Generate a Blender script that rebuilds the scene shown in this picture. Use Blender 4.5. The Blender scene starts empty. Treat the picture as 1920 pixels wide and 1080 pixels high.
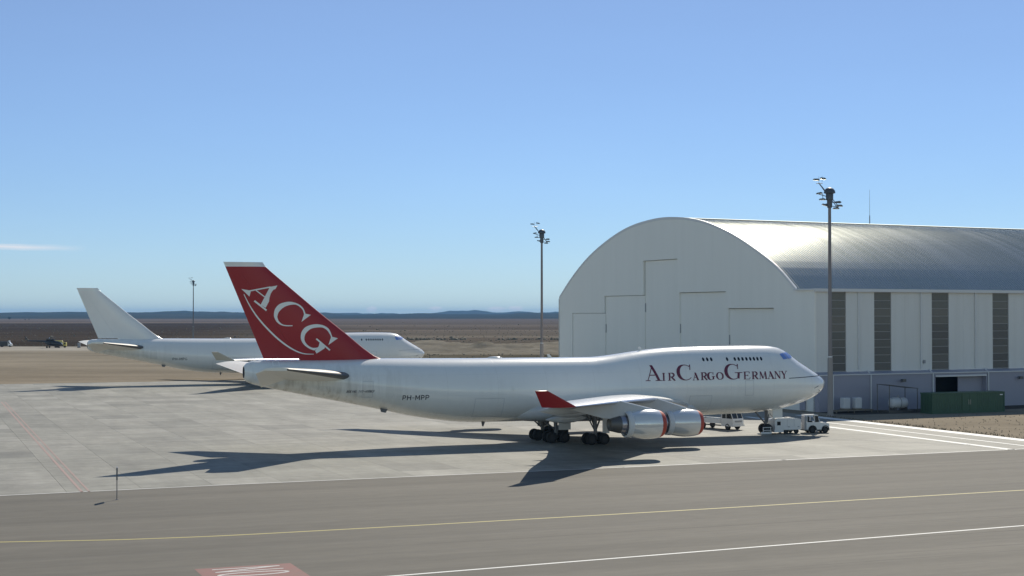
import bpy, math, random
from mathutils import Vector, Matrix
random.seed(7)
R = math.radians
sc = bpy.context.scene
COL = sc.collection

# ------------------------------------------------------------------ camera, sky, sun, exposure
cam_d = bpy.data.cameras.new('camera'); cam = bpy.data.objects.new('camera', cam_d); COL.objects.link(cam)
cam.location = (0, 0, 13.783)
cam.rotation_euler = (R(90) + math.atan(50.65 / 2799.35), 0, 0)
cam_d.sensor_width = 36.0; cam_d.lens = 36.0 * 2799.35 / 1920.0
cam_d.clip_start = 1.0; cam_d.clip_end = 60000.0
sc.camera = cam
SUN_EL, SUN_AZ = R(38.2), R(74.9)          # azimuth counted from +X towards +Y
w = bpy.data.worlds.new('World'); sc.world = w; w.use_nodes = True
SKY_STRENGTH = 0.11
sun_d = bpy.data.lights.new('sun', 'SUN'); sun_d.energy = 4.6; sun_d.angle = R(0.53); sun_d.color = (1.0, 0.93, 0.80)
sun = bpy.data.objects.new('sun', sun_d); COL.objects.link(sun)
sdir = Vector((math.cos(SUN_EL) * math.cos(SUN_AZ), math.cos(SUN_EL) * math.sin(SUN_AZ), math.sin(SUN_EL)))
sun.rotation_euler = sdir.to_track_quat('Z', 'Y').to_euler()
sun.location = (60, 150, 120)
sc.view_settings.view_transform = 'Standard'; sc.view_settings.look = 'None'
sc.view_settings.gamma = 1.0; sc.view_settings.use_curve_mapping = False
sc.view_settings.exposure = 0.0
sc.cycles.max_bounces = 8; sc.cycles.volume_bounces = 1


def build_world():
    nt = w.node_tree; nt.nodes.clear()
    N = nt.nodes.new; L = nt.links.new
    out = N('ShaderNodeOutputWorld'); bg = N('ShaderNodeBackground'); bg.inputs[1].default_value = SKY_STRENGTH
    sky = N('ShaderNodeTexSky'); sky.sky_type = 'NISHITA'; sky.sun_disc = False
    sky.sun_elevation = SUN_EL; sky.sun_rotation = R(90) - SUN_AZ
    sky.altitude = 1000; sky.air_density = 1.0; sky.dust_density = 0.0; sky.ozone_density = 5.0
    # thin high cloud and a few cumulus tops over the hills, placed by compass direction
    tc = N('ShaderNodeTexCoord'); sep = N('ShaderNodeSeparateXYZ'); L(tc.outputs['Generated'], sep.inputs[0])

    def m(op, a, b=None, clamp=False):
        n = N('ShaderNodeMath'); n.operation = op; n.use_clamp = clamp
        for i, v in enumerate((a, b)):
            if v is None: continue
            if isinstance(v, (int, float)): n.inputs[i].default_value = v
            else: L(v, n.inputs[i])
        return n.outputs[0]
    ysafe = m('MAXIMUM', sep.outputs[1], 0.05)
    a = m('DIVIDE', sep.outputs[0], ysafe); e = m('DIVIDE', sep.outputs[2], ysafe)
    cmb = N('ShaderNodeCombineXYZ'); L(m('MULTIPLY', a, 26.0), cmb.inputs[0]); L(m('MULTIPLY', e, 300.0), cmb.inputs[1])
    nz = N('ShaderNodeTexNoise'); nz.inputs['Scale'].default_value = 1.6; nz.inputs['Detail'].default_value = 5
    L(cmb.outputs[0], nz.inputs['Vector'])
    wob = m('MULTIPLY', m('SUBTRACT', nz.outputs[0], 0.5), 0.0022)
    ec = m('SUBTRACT', m('ADD', e, wob), m('SUBTRACT', 0.0452, m('MULTIPLY', m('ADD', a, 0.315), 0.022)))
    taper = m('MULTIPLY', m('SUBTRACT', -0.284, a), 22.0, True)
    fade2 = m('MULTIPLY', m('ADD', a, 0.52), 8.0, True)
    prof = m('SUBTRACT', 1.0, m('MULTIPLY', m('ABSOLUTE', ec), 430.0), True)
    c1 = m('MULTIPLY', m('MULTIPLY', m('POWER', prof, 0.8), taper), fade2)
    tot = m('MULTIPLY', c1, 0.85)
    nz2 = N('ShaderNodeTexNoise'); nz2.inputs['Scale'].default_value = 260; nz2.inputs['Detail'].default_value = 4
    L(tc.outputs['Generated'], nz2.inputs['Vector'])
    for ac, ec0, wa, we in ((-0.0942, 0.0037, 0.0042, 0.0024), (-0.0515, 0.0042, 0.0052, 0.0018), (0.0022, 0.0044, 0.0060, 0.0020), (-.0105, 0.0040, 0.0075, 0.0018)):
        da = m('DIVIDE', m('SUBTRACT', a, ac), wa); de = m('DIVIDE', m('SUBTRACT', e, ec0), we)
        r2 = m('ADD', m('MULTIPLY', da, da), m('MULTIPLY', de, de))
        b = m('MULTIPLY', m('SUBTRACT', m('ADD', 0.55, nz2.outputs[0]), r2), 1.2, True)
        tot = m('MAXIMUM', tot, m('MULTIPLY', b, 0.75))
    tot = m('MULTIPLY', tot, m('GREATER_THAN', sep.outputs[1], 0.05))
    # sky tint: towards the sun the band above the horizon is bluer and less bright than the model's
    cr = N('ShaderNodeValToRGB'); L(sep.outputs[2], cr.inputs[0]); el = cr.color_ramp.elements
    for i, (p, c) in enumerate(((0, (.55, .67, .84)), (.011, (.575, .685, .83)), (.05, (.74, .645, .585)), (.104, (1.18, .81, .555)), (.203, (1.64, 1.12, .93)), (.6, (1.6, 1.12, .86)))):
        e_ = el[i] if i < 1 else (el[1] if i == 5 else el.new(p)); e_.position = p; e_.color = (*c, 1)
    hx = m('ADD', m('MULTIPLY', sep.outputs[0], math.cos(SUN_AZ)), m('MULTIPLY', sep.outputs[1], math.sin(SUN_AZ)))
    sw = m('MULTIPLY', m('ADD', hx, .35), 1.05, True)
    am = N('ShaderNodeMix'); am.data_type = 'RGBA'; L(sw, am.inputs[0]); am.inputs[6].default_value = (1.55, 1.32, 1.02, 1); L(cr.outputs[0], am.inputs[7])  # sky away from the sun made brighter and warmer to fill the shaded sides
    tint = N('ShaderNodeMix'); tint.data_type = 'RGBA'; tint.blend_type = 'MULTIPLY'; tint.inputs[0].default_value = 1.0
    nz3 = N('ShaderNodeTexNoise'); nz3.inputs['Scale'].default_value = 3.2; nz3.inputs['Detail'].default_value = 7; nz3.inputs['Roughness'].default_value = .6
    mp3 = N('ShaderNodeMapping'); mp3.inputs['Scale'].default_value = (1, 1, 5); L(tc.outputs['Generated'], mp3.inputs[0]); L(mp3.outputs[0], nz3.inputs['Vector'])
    vs_ = N('ShaderNodeVectorMath'); vs_.operation = 'SCALE'; L(sky.outputs[0], vs_.inputs[0]); L(m('ADD', .965, m('MULTIPLY', nz3.outputs[0], .07)), vs_.inputs['Scale'])
    L(vs_.outputs[0], tint.inputs[6]); L(am.outputs[2], tint.inputs[7])
    mix = N('ShaderNodeMix'); mix.data_type = 'RGBA'
    L(tot, mix.inputs[0]); L(tint.outputs[2], mix.inputs[6]); mix.inputs[7].default_value = (7.4, 7.5, 7.9, 1)
    L(mix.outputs[2], bg.inputs[0]); L(bg.outputs[0], out.inputs[0])


build_world()

# ------------------------------------------------------------------ helpers


class MB:
    """collects faces and links them as one mesh object"""
    def __init__(s): s.v = []; s.f = []; s.mi = []

    def add(s, vs, fs, mi=0):
        b = len(s.v); s.v += [tuple(p) for p in vs]
        s.f += [tuple(i + b for i in f) for f in fs]; s.mi += [mi] * len(fs)

    def box(s, x0, x1, y0, y1, z0, z1, mi=0, M=None):
        vs = [Vector((x, y, z)) for z in (z0, z1) for y in (y0, y1) for x in (x0, x1)]
        if M: vs = [M @ p for p in vs]
        s.add(vs, [(0, 2, 3, 1), (4, 5, 7, 6), (0, 1, 5, 4), (2, 6, 7, 3), (0, 4, 6, 2), (1, 3, 7, 5)], mi)

    def bbox(s, x0, x1, y0, y1, z0, z1, b=.03, mi=0, M=None):
        """box with chamfered vertical and top edges"""
        def ring(ins, z): return [(x0 + ins + b, y0 + ins, z), (x1 - ins - b, y0 + ins, z), (x1 - ins, y0 + ins + b, z), (x1 - ins, y1 - ins - b, z), (x1 - ins - b, y1 - ins, z), (x0 + ins + b, y1 - ins, z), (x0 + ins, y1 - ins - b, z), (x0 + ins, y0 + ins + b, z)]
        s.loft([[M @ Vector(p) if M else p for p in r] for r in (ring(b * .7, z0), ring(0, z0 + b), ring(0, z1 - b), ring(b * .7, z1))], mi)

    def loft(s, rings, mi=0, c0=True, c1=True, closed=True):
        n = len(rings[0]); vs = [p for r in rings for p in r]; fs = []
        for i in range(len(rings) - 1):
            for j in range(n if closed else n - 1):
                k = (j + 1) % n
                fs.append((i * n + j, i * n + k, (i + 1) * n + k, (i + 1) * n + j))
        if c0: fs.append(tuple(range(n - 1, -1, -1)))
        if c1: fs.append(tuple((len(rings) - 1) * n + j for j in range(n)))
        s.add(vs, fs, mi)

    def tube(s, p0, p1, r0, r1=None, n=8, mi=0, cap=True):
        r1 = r0 if r1 is None else r1
        p0, p1 = Vector(p0), Vector(p1); d = (p1 - p0).normalized()
        a = d.orthogonal().normalized(); b = d.cross(a)
        rg = lambda p, r: [p + a * (r * math.cos(2 * math.pi * i / n)) + b * (r * math.sin(2 * math.pi * i / n)) for i in range(n)]
        s.loft([rg(p0, r0), rg(p1, r1)], mi, cap, cap)

    def revolve(s, prof, org, ax, n=24, mi=0, c0=False, c1=False):
        """prof: list of (distance along ax, radius)"""
        org, d = Vector(org), Vector(ax).normalized(); a = d.orthogonal().normalized(); b = d.cross(a)
        s.loft([[org + d * h + a * (r * math.cos(2 * math.pi * i / n)) + b * (r * math.sin(2 * math.pi * i / n)) for i in range(n)] for h, r in prof], mi, c0, c1)

    def prism(s, poly, y0, y1, mi=0, ax='y', M=None):
        """polygon in the x-z plane pushed along y (or in y-z along x, or in x-y along z)"""
        def P(a, b, c): v = {'y': (a, c, b), 'x': (c, a, b), 'z': (a, b, c)}[ax]; return M @ Vector(v) if M else v
        s.loft([[P(a, b, y0) for a, b in poly], [P(a, b, y1) for a, b in poly]], mi)

    def build(s, name, mats, parent=None, smooth=None, loc=None, rotz=None):
        me = bpy.data.meshes.new(name); me.from_pydata(s.v, [], s.f)
        if not isinstance(mats, (list, tuple)): mats = [mats]
        for m in mats: me.materials.append(m)
        if len(mats) > 1: me.polygons.foreach_set('material_index', s.mi)
        import bmesh
        bm = bmesh.new(); bm.from_mesh(me); bmesh.ops.recalc_face_normals(bm, faces=bm.faces[:]); bm.to_mesh(me); bm.free()
        if smooth is not None:
            me.polygons.foreach_set('use_smooth', [True] * len(me.polygons)); me.set_sharp_from_angle(angle=R(smooth))
        me.update()
        o = bpy.data.objects.new(name, me); COL.objects.link(o)
        if parent: o.parent = parent
        if loc: o.location = loc
        if rotz is not None: o.rotation_euler = (0, 0, rotz)
        return o


def thing(name, label, cat, loc=(0, 0, 0), rotz=0, group=None):
    o = bpy.data.objects.new(name, None); COL.objects.link(o); o.empty_display_size = .5
    o.location = loc; o.rotation_euler = (0, 0, rotz); tag(o, label, cat, group); return o


def tag(o, label, cat, group=None):
    o['label'] = label; o['category'] = cat
    if group: o['group'] = group
    return o


def struct(o, kind='structure'): o['kind'] = kind; return o


def dup(o, loc, label, rotz=None):
    r = o.copy(); COL.objects.link(r); r.location = loc; r['label'] = label
    if rotz is not None: r.rotation_euler = (0, 0, rotz)
    for ch in o.children:
        c = ch.copy(); COL.objects.link(c); c.parent = r
        for g in ch.children:
            d = g.copy(); COL.objects.link(d); d.parent = c
    return r


# ------------------------------------------------------------------ materials
def mat(name, col, rough=.5, metal=0., coat=0., var=.0, vscale=1., vcol=None, bump=0., bscale=20., stretch=(1, 1, 1), spec=.5, detail=6):
    m = bpy.data.materials.new(name); m.use_nodes = True; nt = m.node_tree; N = nt.nodes.new; L = nt.links.new
    b = nt.nodes['Principled BSDF']
    b.inputs['Base Color'].default_value = (*col, 1); b.inputs['Roughness'].default_value = rough
    b.inputs['Metallic'].default_value = metal; b.inputs['Coat Weight'].default_value = coat
    b.inputs['Coat Roughness'].default_value = .12; b.inputs['Specular IOR Level'].default_value = spec
    if var > 0 or bump > 0:
        tc = N('ShaderNodeTexCoord'); mp = N('ShaderNodeMapping'); mp.inputs['Scale'].default_value = stretch
        L(tc.outputs['Object'], mp.inputs[0])
    if var > 0:
        nz = N('ShaderNodeTexNoise'); nz.inputs['Scale'].default_value = vscale; nz.inputs['Detail'].default_value = detail; nz.inputs['Roughness'].default_value = .6
        L(mp.outputs[0], nz.inputs['Vector'])
        mr = N('ShaderNodeMapRange'); mr.inputs['From Min'].default_value = .35; mr.inputs['From Max'].default_value = .7; mr.inputs['To Max'].default_value = var
        L(nz.outputs[0], mr.inputs[0])
        mx = N('ShaderNodeMix'); mx.data_type = 'RGBA'; L(mr.outputs[0], mx.inputs[0])
        mx.inputs[6].default_value = (*col, 1); mx.inputs[7].default_value = (*(vcol or [c * .5 for c in col]), 1)
        L(mx.outputs[2], b.inputs['Base Color'])
    if bump > 0:
        nb = N('ShaderNodeTexNoise'); nb.inputs['Scale'].default_value = bscale; nb.inputs['Detail'].default_value = 4; L(mp.outputs[0], nb.inputs['Vector'])
        bp = N('ShaderNodeBump'); bp.inputs['Strength'].default_value = bump; bp.inputs['Distance'].default_value = .05; L(nb.outputs[0], bp.inputs['Height']); L(bp.outputs[0], b.inputs['Normal'])
    return m


M = {}
M['paint'] = mat('aircraft white paint', (.86, .855, .83), .2, coat=.6, var=.22, vscale=.5, vcol=(.56, .55, .51), stretch=(.5, 1, .45))
M['paint_b'] = mat('aircraft plain white paint', (.85, .845, .82), .25, coat=.5, var=.2, vscale=.5, vcol=(.6, .585, .55), stretch=(.6, 1, .4))
M['wing_grey'] = mat('wing light grey paint', (.55, .56, .57), .32, coat=.3, var=.4, vscale=.8, vcol=(.42, .42, .42))
M['tail_paint'] = mat('warm white tail paint', (.88, .86, .78), .4, var=.2, vscale=.7, vcol=(.78, .75, .66))
M['bare'] = mat('bare metal', (.62, .63, .65), .28, metal=.9)
M['dark_metal'] = mat('dark heat stained metal', (.15, .145, .14), .5, metal=.6)
M['core'] = mat('engine core metal', (.42, .41, .45), .3, metal=.85)
M['nacelle'] = mat('nacelle silver paint', (.80, .80, .79), .17, metal=.3, coat=.8, var=.3, vscale=1.2, vcol=(.52, .52, .52), stretch=(.4, 1, 1.5))
M['red'] = mat('deep red paint', (.37, .026, .031), .36, coat=.12, var=.35, vscale=.5, vcol=(.34, .026, .034), spec=.3)
M['cover_red'] = mat('red orange cover', (.45, .065, .035), .6)
M['fin_letter'] = mat('pale fin lettering', (.86, .86, .82), .4)
M['maroon'] = mat('maroon lettering', (.13, .012, .04), .4, var=.3, vscale=1.5, vcol=(.2, .05, .08))
M['dark_letter'] = mat('dark lettering', (.03, .03, .05), .5)
M['faded'] = mat('faded marking', (.07, .07, .09), .6)
def aircraft_paint(name, col, grime):
    m = bpy.data.materials.new(name); m.use_nodes = True; nt = m.node_tree; N = nt.nodes.new; L = nt.links.new
    b = nt.nodes['Principled BSDF']; b.inputs['Roughness'].default_value = .24; b.inputs['Coat Weight'].default_value = .8; b.inputs['Coat Roughness'].default_value = .10
    tc = N('ShaderNodeTexCoord'); sp = N('ShaderNodeSeparateXYZ'); L(tc.outputs['Object'], sp.inputs[0]); x, z = sp.outputs[0], sp.outputs[2]

    def mt(op, a, b_=None, clamp=False):
        n = N('ShaderNodeMath'); n.operation = op; n.use_clamp = clamp
        for i, v in enumerate((a, b_)):
            if v is None: continue
            if isinstance(v, (int, float)): n.inputs[i].default_value = v
            else: L(v, n.inputs[i])
        return n.outputs[0]

    def rng(v, a, b_, c, d):
        r = N('ShaderNodeMapRange'); r.inputs[1].default_value = a; r.inputs[2].default_value = b_; r.inputs[3].default_value = c; r.inputs[4].default_value = d; L(v, r.inputs[0]); return r.outputs[0]

    def noise(sc_, det=6):
        mm = N('ShaderNodeMapping'); mm.inputs['Scale'].default_value = sc_; L(tc.outputs['Object'], mm.inputs[0])
        n = N('ShaderNodeTexNoise'); n.inputs['Scale'].default_value = 1.; n.inputs['Detail'].default_value = det; n.inputs['Roughness'].default_value = .65; L(mm.outputs[0], n.inputs['Vector']); return n.outputs[0]
    streak = rng(noise((1.6, 1, .16)), .42, .72, 0, 1); blotch = rng(noise((.35, .5, .5)), .4, .7, 0, 1)
    tail = rng(x, -50., -60., 0, 1); low = rng(z, 5.2, 2.6, 0, 1); lowtail = rng(z, 8.8, 6.0, .15, 1)
    d = mt('MULTIPLY', mt('MULTIPLY', streak, tail), mt('MULTIPLY', lowtail, .75 * grime))
    d = mt('ADD', d, mt('MULTIPLY', mt('MULTIPLY', low, rng(noise((.8, 1, .5)), .3, .7, .25, 1)), .22 * grime))
    d = mt('ADD', d, mt('MULTIPLY', mt('MULTIPLY', blotch, streak), .12 * grime))
    j1 = mt('LESS_THAN', mt('ABSOLUTE', mt('SUBTRACT', mt('FRACT', mt('MULTIPLY', x, 1 / 5.6)), .5)), .0055)
    j2 = mt('LESS_THAN', mt('ABSOLUTE', mt('SUBTRACT', mt('FRACT', mt('MULTIPLY', z, 1 / 2.15)), .5)), .007)
    d = mt('ADD', d, mt('MULTIPLY', mt('MAXIMUM', j1, j2), .10), True)
    mx = N('ShaderNodeMix'); mx.data_type = 'RGBA'; L(d, mx.inputs[0]); mx.inputs[6].default_value = (*col, 1); mx.inputs[7].default_value = (.33, .30, .245, 1)
    L(mx.outputs[2], b.inputs['Base Color'])
    L(rng(d, 0, .5, .22, .42), b.inputs['Roughness'])
    return m


M['skin'] = aircraft_paint('aircraft white skin', (.87, .865, .83), 1.); M['skin_b'] = aircraft_paint('aircraft plain skin', (.86, .855, .82), .6)
M['rubber'] = mat('black rubber', (.018, .018, .019), .85)
M['hub'] = mat('dark wheel hub', (.03, .03, .032), .7)
M['gear'] = mat('landing gear grey', (.16, .16, .17), .5, metal=.3)
M['win'] = mat('dark cabin glass', (.015, .02, .03), .1)
M['sky_glass'] = mat('painted sky reflection', (.17, .29, .66), .3)  # sky reflection on the cockpit panes put into a blue base colour
M['dark'] = mat('dark void', (.012, .012, .013), .9)
M['fairing'] = mat('grey composite fairing', (.58, .59, .6), .3, coat=.3, var=.5, vscale=.9, vcol=(.45, .45, .44))
M['beige'] = mat('beige unpainted plate', (.5, .48, .41), .45)
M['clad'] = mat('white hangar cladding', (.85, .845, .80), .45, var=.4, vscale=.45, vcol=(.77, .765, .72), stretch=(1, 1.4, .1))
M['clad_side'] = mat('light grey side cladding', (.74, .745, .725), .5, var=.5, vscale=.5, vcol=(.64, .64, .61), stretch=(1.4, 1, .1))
M['plinth'] = mat('blue grey plinth cladding', (.34, .34, .41), .55, var=.3, vscale=.3, vcol=(.28, .28, .34))
M['trim'] = mat('pale trim', (.68, .69, .7), .4)
M['roof'] = mat('galvanised roof sheet', (.46, .475, .415), .205, metal=.9, var=.5, vscale=.08, vcol=(.39, .41, .335), stretch=(1, .3, .3))
M['ridge'] = mat('dimmed ridge tone', (.20, .25, .245), .55, metal=.35)
M['pane'] = mat('smoky translucent pane', (.10, .105, .115), .22, var=.5, vscale=.35, vcol=(.16, .15, .13))
M['rail'] = mat('window rail', (.3, .3, .3), .5)
M['mast'] = mat('grey mast steel', (.235, .215, .22), .55, metal=.2, var=.3, vscale=.4)
M['mast_base'] = mat('pale mast foot', (.30, .28, .27), .7)
M['lamp_grey'] = mat('floodlight housing', (.10, .11, .13), .45, metal=.4)
M['lamp_glass'] = mat('floodlight glass', (.75, .77, .8), .15)
M['green'] = mat('dark green container paint', (.045, .105, .06), .5, var=.4, vscale=.7, vcol=(.03, .07, .05))
M['vwhite'] = mat('vehicle white paint', (.74, .75, .76), .25, coat=.5, var=.25, vscale=2., vcol=(.6, .6, .58))
M['vgrey'] = mat('vehicle grey', (.3, .31, .33), .5)
M['glass'] = mat('vehicle glass', (.02, .025, .03), .06)
M['plastic_white'] = mat('white plastic tank', (.62, .63, .65), .5)
M['timber'] = mat('grey timber', (.2, .17, .13), .8)
M['yellow'] = mat('yellow vehicle paint', (.62, .52, .14), .4)
M['heli'] = mat('dark helicopter paint', (.028, .03, .035), .35)
M['seam'] = mat('sealed seam', (.085, .08, .07), .8, var=.9, vscale=.25, vcol=(.135, .124, .102))
M['line_white'] = mat('worn white road paint', (.72, .71, .67), .7, var=.4, vscale=1.2, vcol=(.44, .43, .4))
M['line_thick'] = mat('white edge paint', (.80, .79, .75), .7, var=.25, vscale=.8, vcol=(.55, .54, .5))
M['line_faint'] = mat('faint white road paint', (.5, .49, .46), .75, var=.8, vscale=.9, vcol=(.4, .39, .36))
M['line_yellow'] = mat('worn yellow road paint', (.44, .37, .115), .7, var=.45, vscale=1.5, vcol=(.30, .265, .12))
M['line_red'] = mat('worn red road paint', (.36, .22, .19), .75, var=.8, vscale=1.2, vcol=(.30, .26, .225))
M['sign_red'] = mat('faded red ground sign', (.25, .105, .09), .8, var=.7, vscale=1.2, vcol=(.19, .125, .105))
M['sign_white'] = mat('ground sign white', (.62, .6, .57), .8, var=.4, vscale=3)
M['sign_face'] = mat('sign back', (.13, .13, .14), .5)


def slab_mat():
    m = bpy.data.materials.new('pale concrete'); m.use_nodes = True; nt = m.node_tree; N = nt.nodes.new; L = nt.links.new
    b = nt.nodes['Principled BSDF']; b.inputs['Roughness'].default_value = .75; b.inputs['Specular IOR Level'].default_value = .35
    geo = N('ShaderNodeNewGeometry'); oi = N('ShaderNodeObjectInfo')
    ad = N('ShaderNodeMath'); ad.operation = 'ADD'; L(geo.outputs['Random Per Island'], ad.inputs[0]); L(oi.outputs['Random'], ad.inputs[1])
    fr = N('ShaderNodeMath'); fr.operation = 'FRACT'; L(ad.outputs[0], fr.inputs[0])
    cr = N('ShaderNodeValToRGB'); L(fr.outputs[0], cr.inputs[0])
    cr.color_ramp.elements[0].color = (.195, .19, .165, 1); cr.color_ramp.elements[1].color = (.30, .288, .25, 1)
    e = cr.color_ramp.elements.new(.25); e.color = (.247, .24, .205, 1)
    e = cr.color_ramp.elements.new(.7); e.color = (.265, .255, .218, 1)
    mp = N('ShaderNodeMapping'); mp.inputs['Rotation'].default_value = (0, 0, R(-22)); L(geo.outputs['Position'], mp.inputs[0])
    m2 = N('ShaderNodeMapping'); m2.inputs['Scale'].default_value = (.22, .06, 1); L(mp.outputs[0], m2.inputs[0])
    nz = N('ShaderNodeTexNoise'); nz.inputs['Scale'].default_value = 1.; nz.inputs['Detail'].default_value = 8; nz.inputs['Roughness'].default_value = .65; L(m2.outputs[0], nz.inputs['Vector'])
    mr = N('ShaderNodeMapRange'); mr.inputs[1].default_value = .3; mr.inputs[2].default_value = .7; mr.inputs[3].default_value = .76; mr.inputs[4].default_value = 1.22; L(nz.outputs[0], mr.inputs[0])
    n2 = N('ShaderNodeTexNoise'); n2.inputs['Scale'].default_value = .9; n2.inputs['Detail'].default_value = 6; L(geo.outputs['Position'], n2.inputs['Vector'])
    mr2 = N('ShaderNodeMapRange'); mr2.inputs[1].default_value = .3; mr2.inputs[2].default_value = .75; mr2.inputs[3].default_value = .9; mr2.inputs[4].default_value = 1.08; L(n2.outputs[0], mr2.inputs[0])
    m4 = N('ShaderNodeMapping'); m4.inputs['Scale'].default_value = (.07, .55, 1); L(mp.outputs[0], m4.inputs[0])
    n4 = N('ShaderNodeTexNoise'); n4.inputs['Scale'].default_value = 1.; n4.inputs['Detail'].default_value = 9; n4.inputs['Roughness'].default_value = .72; L(m4.outputs[0], n4.inputs['Vector'])
    mr4 = N('ShaderNodeMapRange'); mr4.inputs[1].default_value = .3; mr4.inputs[2].default_value = .7; mr4.inputs[3].default_value = .82; mr4.inputs[4].default_value = 1.16; L(n4.outputs[0], mr4.inputs[0])
    mq = N('ShaderNodeMath'); mq.operation = 'MULTIPLY'; L(mr.outputs[0], mq.inputs[0]); L(mr4.outputs[0], mq.inputs[1])
    mu = N('ShaderNodeMath'); mu.operation = 'MULTIPLY'; L(mq.outputs[0], mu.inputs[0]); L(mr2.outputs[0], mu.inputs[1])
    vm = N('ShaderNodeVectorMath'); vm.operation = 'SCALE'; L(cr.outputs[0], vm.inputs[0]); L(mu.outputs[0], vm.inputs['Scale'])
    # oil and tyre stains
    n3 = N('ShaderNodeTexNoise'); n3.inputs['Scale'].default_value = .11; n3.inputs['Detail'].default_value = 9; n3.inputs['Roughness'].default_value = .7; L(geo.outputs['Position'], n3.inputs['Vector'])
    mr3 = N('ShaderNodeMapRange'); mr3.inputs[1].default_value = .58; mr3.inputs[2].default_value = .75; mr3.inputs[4].default_value = .45; L(n3.outputs[0], mr3.inputs[0])
    mx = N('ShaderNodeMix'); mx.data_type = 'RGBA'; L(mr3.outputs[0], mx.inputs[0]); L(vm.outputs[0], mx.inputs[6]); mx.inputs[7].default_value = (.15, .145, .125, 1)
    L(mx.outputs[2], b.inputs['Base Color'])
    return m


def asphalt_mat():
    m = bpy.data.materials.new('weathered asphalt'); m.use_nodes = True; nt = m.node_tree; N = nt.nodes.new; L = nt.links.new
    b = nt.nodes['Principled BSDF']; b.inputs['Roughness'].default_value = .85; b.inputs['Specular IOR Level'].default_value = .3
    geo = N('ShaderNodeNewGeometry'); mp = N('ShaderNodeMapping'); mp.inputs['Rotation'].default_value = (0, 0, R(-22)); L(geo.outputs['Position'], mp.inputs[0])

    def noise(scale, sc, det=6, rough=.6):
        mm = N('ShaderNodeMapping'); mm.inputs['Scale'].default_value = sc; L(mp.outputs[0], mm.inputs[0])
        n = N('ShaderNodeTexNoise'); n.inputs['Scale'].default_value = scale; n.inputs['Detail'].default_value = det; n.inputs['Roughness'].default_value = rough; L(mm.outputs[0], n.inputs['Vector']); return n.outputs[0]

    def rng(v, a, b_, c, d):
        r = N('ShaderNodeMapRange'); r.inputs[1].default_value = a; r.inputs[2].default_value = b_; r.inputs[3].default_value = c; r.inputs[4].default_value = d; L(v, r.inputs[0]); return r.outputs[0]

    def mul(a, b_):
        n = N('ShaderNodeMath'); n.operation = 'MULTIPLY'; L(a, n.inputs[0]); L(b_, n.inputs[1]); return n.outputs[0]
    lanes = rng(noise(1., (.004, .34, 1), 3), .35, .65, .87, 1.11)
    fine = rng(noise(1.5, (.3, 1, 1), 8, .7), .3, .7, .87, 1.12)
    seam = rng(noise(1., (.0045, 1.7, 1), 2, .4), .675, .70, 1., .72)
    f = mul(mul(lanes, fine), seam)
    cr = N('ShaderNodeValToRGB'); L(noise(1., (.02, .05, 1), 5), cr.inputs[0])
    cr.color_ramp.elements[0].position = .3; cr.color_ramp.elements[0].color = (.124, .114, .093, 1); cr.color_ramp.elements[1].position = .7; cr.color_ramp.elements[1].color = (.154, .140, .114, 1)
    vm = N('ShaderNodeVectorMath'); vm.operation = 'SCALE'; L(cr.outputs[0], vm.inputs[0]); L(f, vm.inputs['Scale'])
    L(vm.outputs[0], b.inputs['Base Color'])
    return m


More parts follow.
